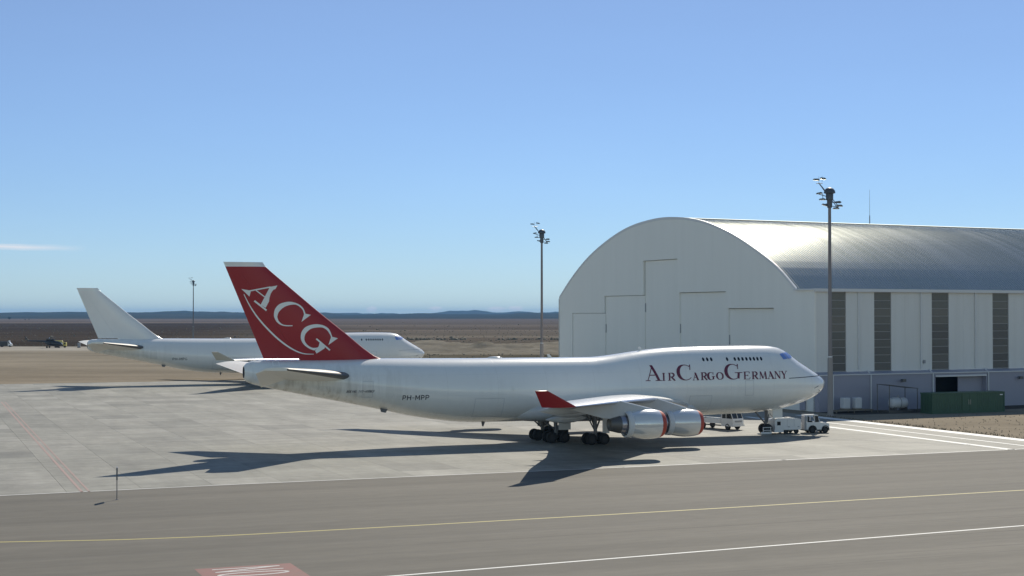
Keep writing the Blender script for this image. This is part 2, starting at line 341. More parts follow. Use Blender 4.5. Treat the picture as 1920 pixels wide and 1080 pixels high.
def land_mat():
    m = bpy.data.materials.new('dry steppe soil'); m.use_nodes = True; nt = m.node_tree; N = nt.nodes.new; L = nt.links.new
    b = nt.nodes['Principled BSDF']; b.inputs['Roughness'].default_value = 1.; b.inputs['Specular IOR Level'].default_value = 0
    geo = N('ShaderNodeNewGeometry'); sp = N('ShaderNodeSeparateXYZ'); L(geo.outputs['Position'], sp.inputs[0])

    def mt(op, a, b_=None, clamp=False):
        n = N('ShaderNodeMath'); n.operation = op; n.use_clamp = clamp
        for i, v in enumerate((a, b_)):
            if v is None: continue
            if isinstance(v, (int, float)): n.inputs[i].default_value = v
            else: L(v, n.inputs[i])
        return n.outputs[0]

    def noise(scale, sc=(1, 1, 1), det=6, rough=.6):
        mm = N('ShaderNodeMapping'); mm.inputs['Scale'].default_value = sc; L(geo.outputs['Position'], mm.inputs[0])
        n = N('ShaderNodeTexNoise'); n.inputs['Scale'].default_value = scale; n.inputs['Detail'].default_value = det; n.inputs['Roughness'].default_value = rough; L(mm.outputs[0], n.inputs['Vector']); return n.outputs[0]
    y = sp.outputs[1]; x = sp.outputs[0]
    wob = mt('MULTIPLY', mt('SUBTRACT', noise(1., (.0025, .0025, 1), 5), .5), .13)
    d = mt('MULTIPLY', mt('MAXIMUM', y, 60.), mt('ADD', 1., wob))
    lg = mt('MULTIPLY', mt('SUBTRACT', mt('LOGARITHM', d, 10.), 2.), .5)

    def ramp(stops):
        cr = N('ShaderNodeValToRGB'); cr.color_ramp.interpolation = 'LINEAR'; L(lg, cr.inputs[0])
        el = cr.color_ramp.elements
        while len(el) > 1: el.remove(el[-1])
        for i, (dd, c) in enumerate(stops):
            p = (math.log10(dd) - 2) / 2
            e = el[0] if i == 0 else el.new(p)
            e.position = p; e.color = (*c, 1)
        return cr.outputs[0]
    tan = (.27, .23, .175); tan2 = (.25, .22, .172)
    right = ramp([(100, tan), (330, tan), (430, tan2), (452, (.075, .067, .044)), (505, (.085, .075, .052)), (530, (.22, .195, .15)), (690, (.19, .165, .13)), (720, (.105, .09, .07)), (900, (.125, .103, .083)), (925, (.17, .147, .117)), (1150, (.12, .102, .083)), (1350, (.16, .135, .11)), (1500, (.095, .078, .065)), (1900, (.15, .125, .103)), (2300, (.11, .092, .078)), (3400, (.13, .105, .088)), (6000, (.12, .092, .078))])
    left = ramp([(100, tan), (330, tan), (560, tan2), (590, (.36, .33, .28)), (645, (.40, .37, .32)), (655, (.062, .050, .038)), (760, (.052, .042, .033)), (1000, (.066, .052, .040)), (1500, (.052, .041, .033)), (2400, (.055, .043, .035)), (2650, (.16, .13, .11)), (3100, (.11, .088, .075)), (4200, (.15, .12, .10)), (6000, (.10, .078, .068))])
    side = mt('MULTIPLY', mt('ADD', x, mt('MULTIPLY', d, .15)), .012, False)
    sm = N('ShaderNodeMapRange'); sm.inputs[1].default_value = -1.; sm.inputs[2].default_value = 1.; L(side, sm.inputs[0])
    mx = N('ShaderNodeMix'); mx.data_type = 'RGBA'; L(sm.outputs[0], mx.inputs[0]); L(left, mx.inputs[6]); L(right, mx.inputs[7])
    far = N('ShaderNodeMapRange'); far.inputs[1].default_value = .7; far.inputs[2].default_value = 1.; L(lg, far.inputs[0])
    n1 = noise(1., (.02, .05, 1), 8, .7); n2 = noise(1., (.5, .5, 1), 6, .65); n3 = noise(1., (.0012, .008, 1), 5, .6)

    def rng(v, a, b_, c, dd):
        r = N('ShaderNodeMapRange'); r.inputs[1].default_value = a; r.inputs[2].default_value = b_; r.inputs[3].default_value = c; r.inputs[4].default_value = dd; L(v, r.inputs[0]); return r.outputs[0]
    f = mt('MULTIPLY', mt('MULTIPLY', rng(n1, .3, .7, .80, 1.2), rng(n2, .3, .7, .9, 1.1)), rng(n3, .3, .7, .8, 1.2))
    vm = N('ShaderNodeVectorMath'); vm.operation = 'SCALE'; L(mx.outputs[2], vm.inputs[0]); L(f, vm.inputs['Scale'])
    L(vm.outputs[0], b.inputs['Base Color'])
    return m


def pane_mat():
    m = mat('smoky translucent pane', (.10, .105, .115), .16); nt = m.node_tree; N = nt.nodes.new; L = nt.links.new; b = nt.nodes['Principled BSDF']
    oi = N('ShaderNodeObjectInfo'); cr = N('ShaderNodeValToRGB'); L(oi.outputs['Random'], cr.inputs[0])
    cr.color_ramp.elements[0].color = (.085, .09, .095, 1); cr.color_ramp.elements[1].color = (.14, .138, .13, 1); e = cr.color_ramp.elements.new(.5); e.color = (.11, .118, .115, 1)
    L(cr.outputs[0], b.inputs['Base Color']); return m


M['pane'] = pane_mat(); M['slab'] = slab_mat(); M['asphalt'] = asphalt_mat(); M['land'] = land_mat()
M['joint'] = mat('dark joint filler', (.19, .185, .16), .9)
M['forest'] = mat('dark pine hillside', (.03, .036, .026), .95, var=.6, vscale=.004, vcol=(.075, .065, .05), stretch=(1, .5, 3), spec=0)
M['wall_shade'] = mat('dark wall shade tone', (.085, .08, .07), .95, var=.6, vscale=1.2, vcol=(.13, .12, .10), spec=0)
M['mound'] = mat('pale heaped earth', (.255, .23, .185), .95, var=.85, vscale=.22, vcol=(.12, .105, .08), stretch=(.5, 1, 1), spec=0)
M['shrub'] = mat('dry scrub leaf', (.13, .115, .075), .9, var=.6, vscale=.03, vcol=(.22, .19, .14))
M['leaf'] = mat('dark tree leaf', (.035, .05, .025), .9)
M['bark'] = mat('bark', (.08, .06, .045), .9)

# ------------------------------------------------------------------ ground, apron, taxiway
YAW = R(22); CU, SU = math.cos(YAW), math.sin(YAW)


def uv(u, v, z=0.): return (u * CU - v * SU, u * SU + v * CU, z)


def land():
    mb = MB(); xs = [-22000, -9000, -4000, -1500, -600, -200, 0, 200, 600, 1500, 4000, 9000, 22000]
    ys = [-3000, -500, 0, 100, 200, 320, 450, 700, 1200, 2500, 5000, 9000, 22000]
    vs = [(x, y, -.06) for y in ys for x in xs]; n = len(xs)
    mb.add(vs, [(j * n + i, j * n + i + 1, (j + 1) * n + i + 1, (j + 1) * n + i) for j in range(len(ys) - 1) for i in range(n - 1)])
    struct(mb.build('ground', M['land']))


land()


def quad_uv(mb, u0, u1, v0, v1, z): mb.add([uv(u0, v0, z), uv(u1, v0, z), uv(u1, v1, z), uv(u0, v1, z)], [(0, 1, 2, 3)])


mb = MB(); quad_uv(mb, -60, 115.1, 119.5, 314.5, -.035); apron = struct(mb.build('concrete_apron', M['joint']))
PU, PV, GAP = 115.0 / 20, 194.9 / 30, .02
sl = MB(); sl.box(GAP / 2, PU - GAP / 2, GAP / 2, PV - GAP / 2, -.03, 0); slab0 = sl.build('slab', M['slab'], apron)
rest = MB(); n_sl = 0
for j in range(30):
    for i in range(-10, 20):
        u, v = i * PU, 119.55 + j * PV
        if i >= 0 and n_sl < 298 and j < 16:
            s_ = slab0 if n_sl == 0 else slab0.copy()
            if n_sl: COL.objects.link(s_)
            s_.location = uv(u, v, random.uniform(-.003, .0)); s_.rotation_euler = (0, 0, YAW); s_.parent = apron; n_sl += 1
        else:
            rest.box(GAP / 2, PU - GAP / 2, GAP / 2, PV - GAP / 2, -.03, 0, 0, Matrix.Translation(uv(u, v)) @ Matrix.Rotation(YAW, 4, 'Z'))
struct(rest.build('outer_slabs', M['slab'], apron), 'stuff')


def strip(mb, pts, wd, z):
    """ribbon along (u,v) points"""
    P = [Vector((p[0], p[1])) for p in pts]; vs = []
    for i, p in enumerate(P):
        d = (P[min(i + 1, len(P) - 1)] - P[max(i - 1, 0)]).normalized(); nrm = Vector((-d.y, d.x)) * wd / 2
        vs += [uv(p.x + nrm.x, p.y + nrm.y, z), uv(p.x - nrm.x, p.y - nrm.y, z)]
    mb.add(vs, [(2 * i, 2 * i + 1, 2 * i + 3, 2 * i + 2) for i in range(len(P) - 1)])


# taxiway with its slightly bowed inner edge
edge = [(-400, 118), (-60, 119.2), (6.5, 120.25), (25, 121.1), (60, 121.55), (104, 122.7), (130, 123.2), (400, 126)]
mb = MB(); vs = [uv(u, v, .004) for u, v in edge] + [uv(u, -80, .004) for u, v in edge]; k = len(edge)
mb.add(vs, [(i, i + 1, k + i + 1, k + i) for i in range(k - 1)]); struct(mb.build('taxiway', M['asphalt']))


def line(name, pts, wd, m, z=.008):
    mb = MB(); strip(mb, pts, wd, z); return struct(mb.build(name, m))


def smooth_pts(pts, n=10):
    out = []
    for i in range(len(pts) - 1):
        p0, p1, p2, p3 = [Vector(pts[max(0, min(len(pts) - 1, i + q))]) for q in (-1, 0, 1, 2)]
        for t in range(n):
            t /= n; out.append(tuple(.5 * (2 * p1 + (p2 - p0) * t + (2 * p0 - 5 * p1 + 4 * p2 - p3) * t * t + (3 * p1 - p0 - 3 * p2 + p3) * t ** 3)))
    return out + [pts[-1]]


line('yellow_centreline', smooth_pts([(-60, 116), (-30, 105), (5.2, 95.9), (15, 93.75), (25.9, 93.3), (50.7, 93.4), (81.5, 94.1), (200, 96)]), .30, M['line_yellow'])
line('white_taxi_line', [(-60, 71.0), (23.9, 75.7), (67.8, 78.3), (200, 86)], .24, M['line_thick'])
line('apron_edge_line', [(u, v + .18) for u, v in edge[2:5]], .24, M['line_white'], .012)
line('apron_edge_line', [(60.1, 121.73), (104, 122.88), (114.2, 123.15)], .34, M['line_white'], .012)
for u0, u1, v0, v1 in ((-60, 120, 98.6, 97.2), (-60, 150, 87.9, 88.6), (-60, 160, 105.2, 106.3), (-20, 150, 112.0, 113.4), (0, 120, 82.6, 83.4)):
    rs = random.Random(int(v0 * 10)); line('pavement_seam', [(u0 + (u1 - u0) * q / 60, v0 + (v1 - v0) * q / 60 + rs.uniform(-.05, .05)) for q in range(61)], .10, M['seam'], .006)
line('apron_border_line', [(113.9, 123), (113.9, 176)], 1.9, M['line_thick'], .012)
line('inner_border_line', [(109.1, 123), (109.2, 176)], .6, M['line_white'], .012)
line('stand_line', [(104.8, 122.6), (105.3, 176)], .95, M['line_thick'], .012)
line('red_apron_line', [(12.6, 120.5), (13.7, 250)], .22, M['line_red'], .012)
line('red_apron_line', [(13.15, 120.5), (14.25, 250)], .16, M['line_red'], .012)
line('lead_in_line', [(60, 149.6), (97, 149.5)], .2, M['line_faint'], .012)
line('service_line', [(66, 138), (72, 127.5)], .25, M['line_faint'], .012)
line('service_line', [(72.2, 127.3), (77.5, 121.9)], .25, M['line_faint'], .012)
line('service_line', [(95, 141), (104.7, 129)], .2, M['line_faint'], .012)

# painted red ground sign with letters lying across it
gs = struct(MB().build('taxiway_ground_sign', M['sign_red']))
mb = MB(); quad_uv(mb, 14.45, 19.75, 74.0, 81.75, .008); g2 = mb.build('taxiway_ground_sign', M['sign_red']); bpy.data.objects.remove(gs); struct(g2); g2.name = 'taxiway_ground_sign'
mb = MB(); U0, U1 = 15.3, 19.0
strip(mb, [(U0, 81.15), (U1, 81.15)], .17, .012); strip(mb, [(U0, 80.22), (U1, 80.22)], .17, .012); strip(mb, [(U0 + .1, 80.22), (U1 - .1, 81.15)], .22, .0135)
struct(mb.build('letter', M['sign_white'], g2))
mb = MB(); strip(mb, [(17.15 + 1.85 * math.cos(a * math.pi / 16), 79.2 + .48 * math.sin(a * math.pi / 16)) for a in range(33)], .2, .012); struct(mb.build('letter', M['sign_white'], g2))

# ------------------------------------------------------------------ far land: hills, mounds, scrub


def hills(name, seed, y0, y1, y2, hz, m, prof):
    rnd = random.Random(seed); mb = MB(); n = 240; rows = []
    ph = [(rnd.uniform(.0004, .004), rnd.uniform(0, 6.28), rnd.uniform(.4, 1)) for _ in range(9)]
    xs = [-7000 + 14000 * i / n for i in range(n + 1)]
    for fy in range(9):
        f = fy / 8; row = []
        for x in xs:
            h = prof(x) + sum(a * math.sin(x * k_ + p) / (1 + k_ * 900) for k_, p, a in ph) * hz
            if f <= .75: t = f / .75; y = y0 + (y1 - y0) * t + 90 * math.sin(x * .002 + fy); z = h * (t ** 1.2) * (1 + .05 * math.sin(x * .003 + fy * 2))
            else: t = (f - .75) / .25; y = y1 + (y2 - y1) * t; z = h * (1 - t)
            row.append((x * (.7 + .3 * y / y1), y, z - .3))
        rows.append(row)
    mb.loft(rows, 0, False, False, False)
    return struct(mb.build(name, m, smooth=60))


hills('hills', 3, 5600, 9000, 10500, 7, M['forest'], lambda x: 32 + 4 * math.sin(x * .0031 + 1) + 3.5 * math.sin(x * .0087) + 2 * math.sin(x * .021) + 1.2 * math.sin(x * .053) + .8 * math.sin(x * .11))
hills('far_hills', 11, 12000, 14000, 16000, 8, M['forest'], lambda x: 26 + 3 * math.sin(x * .02) + 2 * math.sin(x * .05) + 34 * math.exp(-((x + 340) / 120) ** 2) + 26 * math.exp(-((x + 560) / 160) ** 2) + 26 * math.exp(-((x - 60) / 260) ** 2) + 16 * math.exp(-((x + 1900) / 400) ** 2) + 24 * math.exp(-((x - 520) / 200) ** 2))


def mounds():
    rnd = random.Random(5); mb = MB(); nx, ny = 200, 60; vs = []
    hp_ = [(rnd.uniform(-110, 130), rnd.uniform(545, 690), rnd.uniform(3, 16), rnd.uniform(3, 12), rnd.uniform(.4, 2.1)) for _ in range(120)]
    for j in range(ny):
        for i in range(nx):
            x = -130 + 280 * i / (nx - 1); y = 532 + 190 * j / (ny - 1) + 7 * math.sin(x * .05) + 4 * math.sin(x * .13 + 1)
            ed = min(1, min(i, nx - 1 - i) / 10, min(j, ny - 1 - j) / 5)
            z = sum(h * math.exp(-((x - a) / wx) ** 2 - ((y - b) / wy) ** 2) for a, b, wx, wy, h in hp_ if abs(x - a) < 40 and abs(y - b) < 34) + rnd.uniform(0, .7)
            vs.append((x, y, -.14 + ed * (z * .8 + .1)))
    mb.add(vs, [(j * nx + i, j * nx + i + 1, (j + 1) * nx + i + 1, (j + 1) * nx + i) for j in range(ny - 1) for i in range(nx - 1)])
    struct(mb.build('earth_mounds', M['mound'], smooth=70))


mounds()


def bush(mb, rnd, x, y, h):
    r = h * rnd.uniform(.8, 1.5); n = 7
    base = [(x + r * rnd.uniform(.7, 1.2) * math.cos(2 * math.pi * i / n), y + r * rnd.uniform(.7, 1.2) * math.sin(2 * math.pi * i / n), -.08) for i in range(n)]
    mid = [(x + r * rnd.uniform(.5, .9) * math.cos(2 * math.pi * i / n + .4), y + r * rnd.uniform(.5, .9) * math.sin(2 * math.pi * i / n + .4), h * rnd.uniform(.4, .8)) for i in range(n)]
    mb.loft([base, mid], 0, False, False); mb.add(mid + [(x, y, h)], [(i, (i + 1) % n, n) for i in range(n)])


def scrub():
    rnd = random.Random(9); mb = MB()
    for k_ in range(2600):
        t = rnd.random(); d = 660 * (5.5 ** t); x = rnd.uniform(-.38, .06) * d
        if d < 700 and x > -100: continue
        h = rnd.uniform(.15, .5) * (1 if rnd.random() < .96 else 2.2)
        bush(mb, rnd, x, d, h)
    for k_ in range(420):
        x = rnd.uniform(-60, 190)
        if math.sin(x * .09) + math.sin(x * .23 + 2) + rnd.uniform(-1, 1) < -.1: continue
        bush(mb, rnd, x, 838 + 4 * math.sin(x * .05) + rnd.uniform(-6, 6), rnd.uniform(.2, 1.3))
    for k_ in range(260):
        x = rnd.uniform(-90, 150); bush(mb, rnd, x, rnd.uniform(470, 530), rnd.uniform(.1, .35))
    struct(mb.build('scrub', M['shrub']), 'stuff')
    mb = MB()
    for k_ in range(900):
        u, v = rnd.uniform(116, 175), rnd.uniform(124, 170)
        p = uv(u, v); s_ = rnd.uniform(.03, .14)
        mb.add([(p[0] - s_, p[1] - s_, -.07), (p[0] + s_, p[1] - .6 * s_, -.07), (p[0] + .2 * s_, p[1] + s_, -.07), (p[0], p[1], -.06 + s_ * .8)], [(0, 1, 3), (1, 2, 3), (2, 0, 3)])
    struct(mb.build('loose_stones', M['mound']), 'stuff')
    mb = MB()
    for k_ in range(900):
        e = rnd.random()
        if e < .5: u, v = 115.2 + abs(rnd.gauss(0, .8)), rnd.uniform(123, 176)
        else: u, v = rnd.uniform(116, 172), 124 + rnd.random() ** 2 * 46
        p = uv(u, v); h = rnd.uniform(.05, .22)
        for q in range(3):
            a = rnd.uniform(0, 6.28); mb.add([(p[0], p[1], -.07), (p[0] + .05, p[1], -.07), (p[0] + .6 * h * math.cos(a), p[1] + .6 * h * math.sin(a), h)], [(0, 1, 2)])
    struct(mb.build('dry_grass', M['shrub']), 'stuff')


scrub()


def tree(x, y, h, label, seed):
    rnd = random.Random(seed); t = thing('tree', label, 'tree', (x, y, -.06), group='far trees on the plain')
    mb = MB(); mb.tube((0, 0, 0), (.1, 0, h * .45), h * .035, h * .02, 7)
    for q in range(4): a = q * 1.6; mb.tube((.1, 0, h * .35), (h * .22 * math.cos(a), h * .22 * math.sin(a), h * .65), h * .015, h * .006, 5)
    mb.build('trunk', M['bark'], t)
    mb = MB()
    cl = [(rnd.gauss(0, .2) * h, rnd.gauss(0, .2) * h, h * rnd.uniform(.45, .9), h * rnd.uniform(.1, .2)) for _ in range(14)]
    for cx, cy, cz, cr in cl:
        for q in range(60):
            d = Vector((rnd.gauss(0, 1), rnd.gauss(0, 1), rnd.gauss(0, 1))).normalized() * cr * rnd.uniform(.5, 1); c = Vector((cx, cy, cz)) + d; s_ = h * .035
            u_ = Vector((rnd.gauss(0, 1), rnd.gauss(0, 1), rnd.gauss(0, 1))).normalized() * s_; v_ = u_.orthogonal().normalized() * s_
            mb.add([c - u_, c + v_, c + u_, c - v_], [(0, 1, 2, 3)])
    mb.build('crown', M['leaf'], t)


tree(-1330, 3950, 8.5, 'lone dark tree on the plain at the far left edge', 1)
tree(-1255, 3850, 3.8, 'low dark bush-like tree right of the lone far left tree', 2)
tree(-1290, 3990, 3.5, 'smallest of the far trees, behind the lone dark one', 3)

# ------------------------------------------------------------------ freighter airplanes (x forward, y to port, z up; s is metres back from the nose)
ST = [  # s, top, bottom, half width, height of the widest line
    (-.10, 5.95, 5.70, .10, 5.82), (.0, 6.12, 5.48, .42, 5.80), (.12, 6.28, 5.26, .66, 5.78), (.35, 6.50, 4.96, .95, 5.74), (.65, 6.71, 4.70, 1.22, 5.70), (1.1, 6.98, 4.40, 1.52, 5.66), (1.6, 7.27, 4.12, 1.80, 5.63),
    (2.3, 7.66, 3.84, 2.08, 5.6), (3.2, 8.20, 3.55, 2.36, 5.6), (3.85, 8.58, 3.38, 2.53, 5.6), (4.35, 8.93, 3.26, 2.64, 5.6), (4.8, 9.24, 3.16, 2.73, 5.6), (5.3, 9.58, 3.05, 2.81, 5.6), (5.8, 9.84, 2.96, 2.88, 5.6), (6.3, 10.02, 2.88, 2.94, 5.6), (7.2, 10.17, 2.76, 3.03, 5.6), (8.5, 10.23, 2.62, 3.12, 5.6),
    (10.2, 10.26, 2.51, 3.20, 5.6), (12, 10.26, 2.46, 3.24, 5.6), (15, 10.24, 2.40, 3.25, 5.6), (18, 10.20, 2.36, 3.25, 5.6), (20, 10.14, 2.34, 3.25, 5.6), (21.5, 10.06, 2.33, 3.25, 5.6), (23, 9.93, 2.32, 3.25, 5.6), (24.8, 9.72, 2.31, 3.25, 5.58),
    (26.2, 9.53, 2.3, 3.25, 5.58), (27.5, 9.36, 2.3, 3.25, 5.56), (28.8, 9.22, 2.3, 3.25, 5.56), (30, 9.14, 2.3, 3.25, 5.56), (34, 9.13, 2.3, 3.25, 5.58), (40, 9.15, 2.29, 3.25, 5.6), (44, 9.16, 2.34, 3.25, 5.62), (46, 9.18, 2.45, 3.23, 5.7), (48.5, 9.20, 2.78, 3.16, 5.85),
    (51, 9.22, 3.20, 3.02, 6.05), (53.4, 9.24, 3.76, 2.82, 6.3), (55.8, 9.22, 4.28, 2.58, 6.55), (58.2, 9.19, 4.78, 2.30, 6.8), (60.5, 9.17, 5.24, 2.02, 7.05), (63.2, 9.17, 5.80, 1.68, 7.35), (64.9, 9.18, 6.14, 1.42, 7.55), (66.4, 9.18, 6.50, 1.14, 7.75), (67.5, 9.14, 6.78, .88, 7.9), (68.1, 8.9, 7.05, .66, 8.0), (68.35, 8.62, 7.35, .5, 8.0)]


def station(s):
    if s <= ST[0][0]: return ST[0][1:]
    for a, b in zip(ST, ST[1:]):
        if s <= b[0]:
            t = (s - a[0]) / (b[0] - a[0]); return tuple(x + (y - x) * t for x, y in zip(a[1:], b[1:]))
    return ST[-1][1:]


def skin(s, z, off=.02):
    zt, zb, wd, zc = station(s); h = (zt - zc) if z > zc else (zc - zb); q = (z - zc) / h
    ty = wd * math.sqrt(max(0., 1 - q * q)); ny, nz = max(ty, .01) / wd ** 2, (z - zc) / h ** 2; l = math.hypot(ny, nz)
    return (-s, -(ty + off * ny / l), z + off * nz / l)


def airfoil(a, b, tc, n=12):
    th = lambda x: 5 * tc * (.2969 * math.sqrt(x) - .126 * x - .3516 * x * x + .2843 * x ** 3 - .1036 * x ** 4)
    xs = [a + (b - a) * (.5 - .5 * math.cos(math.pi * i / n)) for i in range(n + 1)]
    cam_ = lambda x: .06 * x * (1 - x)
    up = [(x, cam_(x) + max(th(x), .0015)) for x in xs]; lo = [(x, cam_(x) - max(th(x), .0015)) for x in reversed(xs)]
    return up + lo


def surf(secs, side, a, b, tilt=None):
    """secs: (t, sLE, zLE, chord, thickness ratio, incidence deg); returns lofted rings between chord fractions a and b"""
    rings = []
    for t, sl_, zl, c, tc, inc in secs:
        rings.append([(-(sl_ + x * c), -side * t, zl + y * c - x * c * math.tan(R(inc))) for x, y in airfoil(a, b, tc)])
    return rings


def cut(secs, t0, t1):
    def at(t):
        for p, q in zip(secs, secs[1:]):
            if p[0] - 1e-6 <= t <= q[0] + 1e-6:
                f = (t - p[0]) / (q[0] - p[0]); return tuple(x + (y - x) * f for x, y in zip(p, q))
    return [at(t0)] + [p for p in secs if t0 + .01 < p[0] < t1 - .01] + [at(t1)]


WING = [(2.4, 18.9, 3.55, 17.2, .125, 3.0), (3.3, 19.7, 3.72, 16.3, .12, 2.6), (7.5, 23.65, 4.45, 13.1, .105, 1.8), (12, 27.9, 5.02, 10.7, .095, 1.0), (21, 36.4, 5.42, 7.35, .085, .2), (30.6, 45.4, 5.72, 3.0, .08, -.8)]
STAB = [(1.2, 57.1, 7.40, 9.6, .125, 0), (2.4, 58.1, 7.56, 9.0, .125, 0), (10.75, 66.1, 8.60, 3.2, .10, 0)]
FIN_LE = [(53.67, 9.20), (54.7, 9.52), (55.92, 10.37), (57.7, 11.84), (60.67, 14.15), (64.0, 16.9), (66.04, 18.58), (66.45, 19.14)]


def fin_le(z):
    for (s0, z0), (s1, z1) in zip(FIN_LE, FIN_LE[1:]):
        if z <= z1: return s0 + (s1 - s0) * max(0, (z - z0) / (z1 - z0))
    return FIN_LE[-1][0]


fin_te = lambda z: 66.32 + (z - 9.34) * (70.45 - 66.32) / (19.16 - 9.34)


def fin_t(s, z):
    c = fin_te(z) - fin_le(z); x = min(.999, max(.001, (s - fin_le(z)) / c)); tc = .1 * min(1, 9.5 / c)
    return c * 5 * tc * (.2969 * math.sqrt(x) - .126 * x - .3516 * x * x + .2843 * x ** 3 - .1036 * x ** 4)


def fin_piece(z0, z1, a, b, n=14):
    rings = []
    for i in range(n + 1):
        z = z0 + (z1 - z0) * i / n; le, te = fin_le(z), fin_te(z); c = te - le
        xs = [a + (b - a) * (.5 - .5 * math.cos(math.pi * q / 12)) for q in range(13)]
        T = lambda x: max(fin_t(le + x * c, z), .02)
        rings.append([(-(le + x * c), -T(x), z) for x in xs] + [(-(le + x * c), T(x), z) for x in reversed(xs)])
    return rings


# ---- letter shapes: strokes of (points, width) in a unit box (x to the right, y up), widths in box heights
def arc(cx, cy, rx, ry, a0, a1, n=18): return [(cx + rx * math.cos(R(a0 + (a1 - a0) * i / n)), cy + ry * math.sin(R(a0 + (a1 - a0) * i / n))) for i in range(n + 1)]


def fat(pts, cx, rx, thin, thick): return [thin + (thick - thin) * abs((p[0] - cx) / rx) ** 1.6 for p in pts]


SERIF = {}
SW = .045
SERIF['A'] = [([(.14, .02), (.53, .99)], .05), ([(.46, .99), (.84, .02)], .17), ([(.27, .36), (.7, .36)], .05), ([(0, .02), (.3, .02)], SW), ([(.62, .02), (1, .02)], SW)]
SERIF['I'] = [([(.42, 0), (.58, 1)], .16), ([(.05, .02), (.8, .02)], SW), ([(.2, .98), (.95, .98)], SW)]
_b = arc(.5, .73, .33, .245, 90, -90)
SERIF['R'] = [([(.2, 0), (.28, 1)], .16), ([(0, .02), (.42, .02)], SW), ([(.08, .98), (.5, .98)], SW), ([(.3, .485), (.5, .485)], SW), (_b, [.05 + .11 * max(0, (p[0] - .5) / .33) for p in _b]), ([(.48, .48), (.86, .02)], .15), ([(.8, .02), (1, .02)], SW)]
_c = arc(.56, .5, .5, .48, 52, 318, 26)
SERIF['C'] = [(_c, [.045 + .2 * max(0, -(p[0] - .56) / .5) ** 1.4 for p in _c]), ([(.86, .88), (.97, .98)], .05), ([(.95, 1.0), (.90, .66)], .055)]
_g = arc(.46, .5, .43, .48, 50, 300, 26)
SERIF['G'] = [(_g, [.045 + .2 * max(0, -(p[0] - .46) / .43) ** 1.4 for p in _g]), ([(.74, .86), (.82, .97)], .05), ([(.80, 1.0), (.77, .68)], .055), ([(.74, .06), (.79, .44)], .16), ([(.55, .44), (1.02, .44)], SW)]
_o = arc(.5, .5, .42, .46, 0, 360, 32)
SERIF['O'] = [(_o, fat(_o, .5, .42, .05, .18))]
SERIF['E'] = [([(.2, 0), (.28, 1)], .16), ([(.02, .02), (.9, .02)], SW), ([(.08, .98), (.95, .98)], SW), ([(.24, .51), (.68, .51)], SW), ([(.94, .99), (.9, .76)], .06), ([(.9, .01), (.97, .26)], .06), ([(.66, .62), (.66, .4)], .05)]
SERIF['M'] = [([(.1, 0), (.2, 1)], .05), ([(.2, 1), (.47, .06)], .15), ([(.47, .04), (.82, 1)], .05), ([(.82, 1), (.86, 0)], .15), ([(0, .02), (.22, .02)], SW), ([(.72, .02), (1, .02)], SW)]
SERIF['N'] = [([(.12, 0), (.2, 1)], .05), ([(.2, 1), (.82, .02)], .15), ([(.82, .0), (.9, 1)], .05), ([(0, .02), (.28, .02)], SW), ([(.08, .98), (.24, .98)], SW), ([(.74, .98), (1.04, .98)], SW)]
SERIF['Y'] = [([(.14, .98), (.46, .47)], .15), ([(.9, .98), (.5, .47)], .05), ([(.48, .5), (.42, .02)], .15), ([(0, .98), (.34, .98)], SW), ([(.74, .98), (1.05, .98)], SW), ([(.22, .02), (.64, .02)], SW)]
SANS = {}
SANS['P'] = [([(.1, 0), (.1, 1)], .17), (([(.1, .94), (.5, .94)] + arc(.5, .69, .36, .25, 90, -90, 8) + [(.1, .44)]), .16)]
SANS['H'] = [([(.1, 0), (.1, 1)], .17), ([(.9, 0), (.9, 1)], .17), ([(.1, .5), (.9, .5)], .17)]
SANS['-'] = [([(.05, .45), (.95, .45)], .11)]
SANS['M'] = [([(.08, 0), (.08, 1)], .17), ([(.92, 0), (.92, 1)], .17), ([(.1, 1), (.5, .25)], .13), ([(.5, .25), (.9, 1)], .13)]
SANS['G'] = [(arc(.5, .5, .42, .45, 45, 330, 16), .13), ([(.55, .44), (.92, .44), (.92, .1)], .13)]
SANS['B'] = [([(.1, 0), (.1, 1)], .15), (([(.1, .94)] + arc(.5, .73, .3, .21, 90, -90, 6) + [(.1, .52)]), .14), (([(.1, .5)] + arc(.5, .27, .36, .22, 90, -90, 6) + [(.1, .06)]), .14)]
SANS['O'] = [(arc(.5, .5, .42, .45, 0, 360, 16), .15)]; SANS['0'] = SANS['O']
SANS['E'] = [([(.1, 0), (.1, 1)], .15), ([(.1, .94), (.9, .94)], .14), ([(.1, .5), (.75, .5)], .14), ([(.1, .06), (.9, .06)], .14)]
SANS['I'] = [([(.5, 0), (.5, 1)], .16)]
SANS['N'] = [([(.1, 0), (.1, 1)], .14), ([(.9, 0), (.9, 1)], .14), ([(.1, 1), (.9, 0)], .14)]
SANS['7'] = [([(.05, .94), (.9, .94), (.4, 0)], .15)]
SANS['4'] = [([(.7, 0), (.7, 1), (.05, .3), (.95, .3)], .14)]
SANS['C'] = [(arc(.5, .5, .42, .45, 45, 315, 14), .15)]
SANS['F'] = [([(.1, 0), (.1, 1)], .15), ([(.1, .94), (.9, .94)], .14), ([(.1, .5), (.75, .5)], .14)]


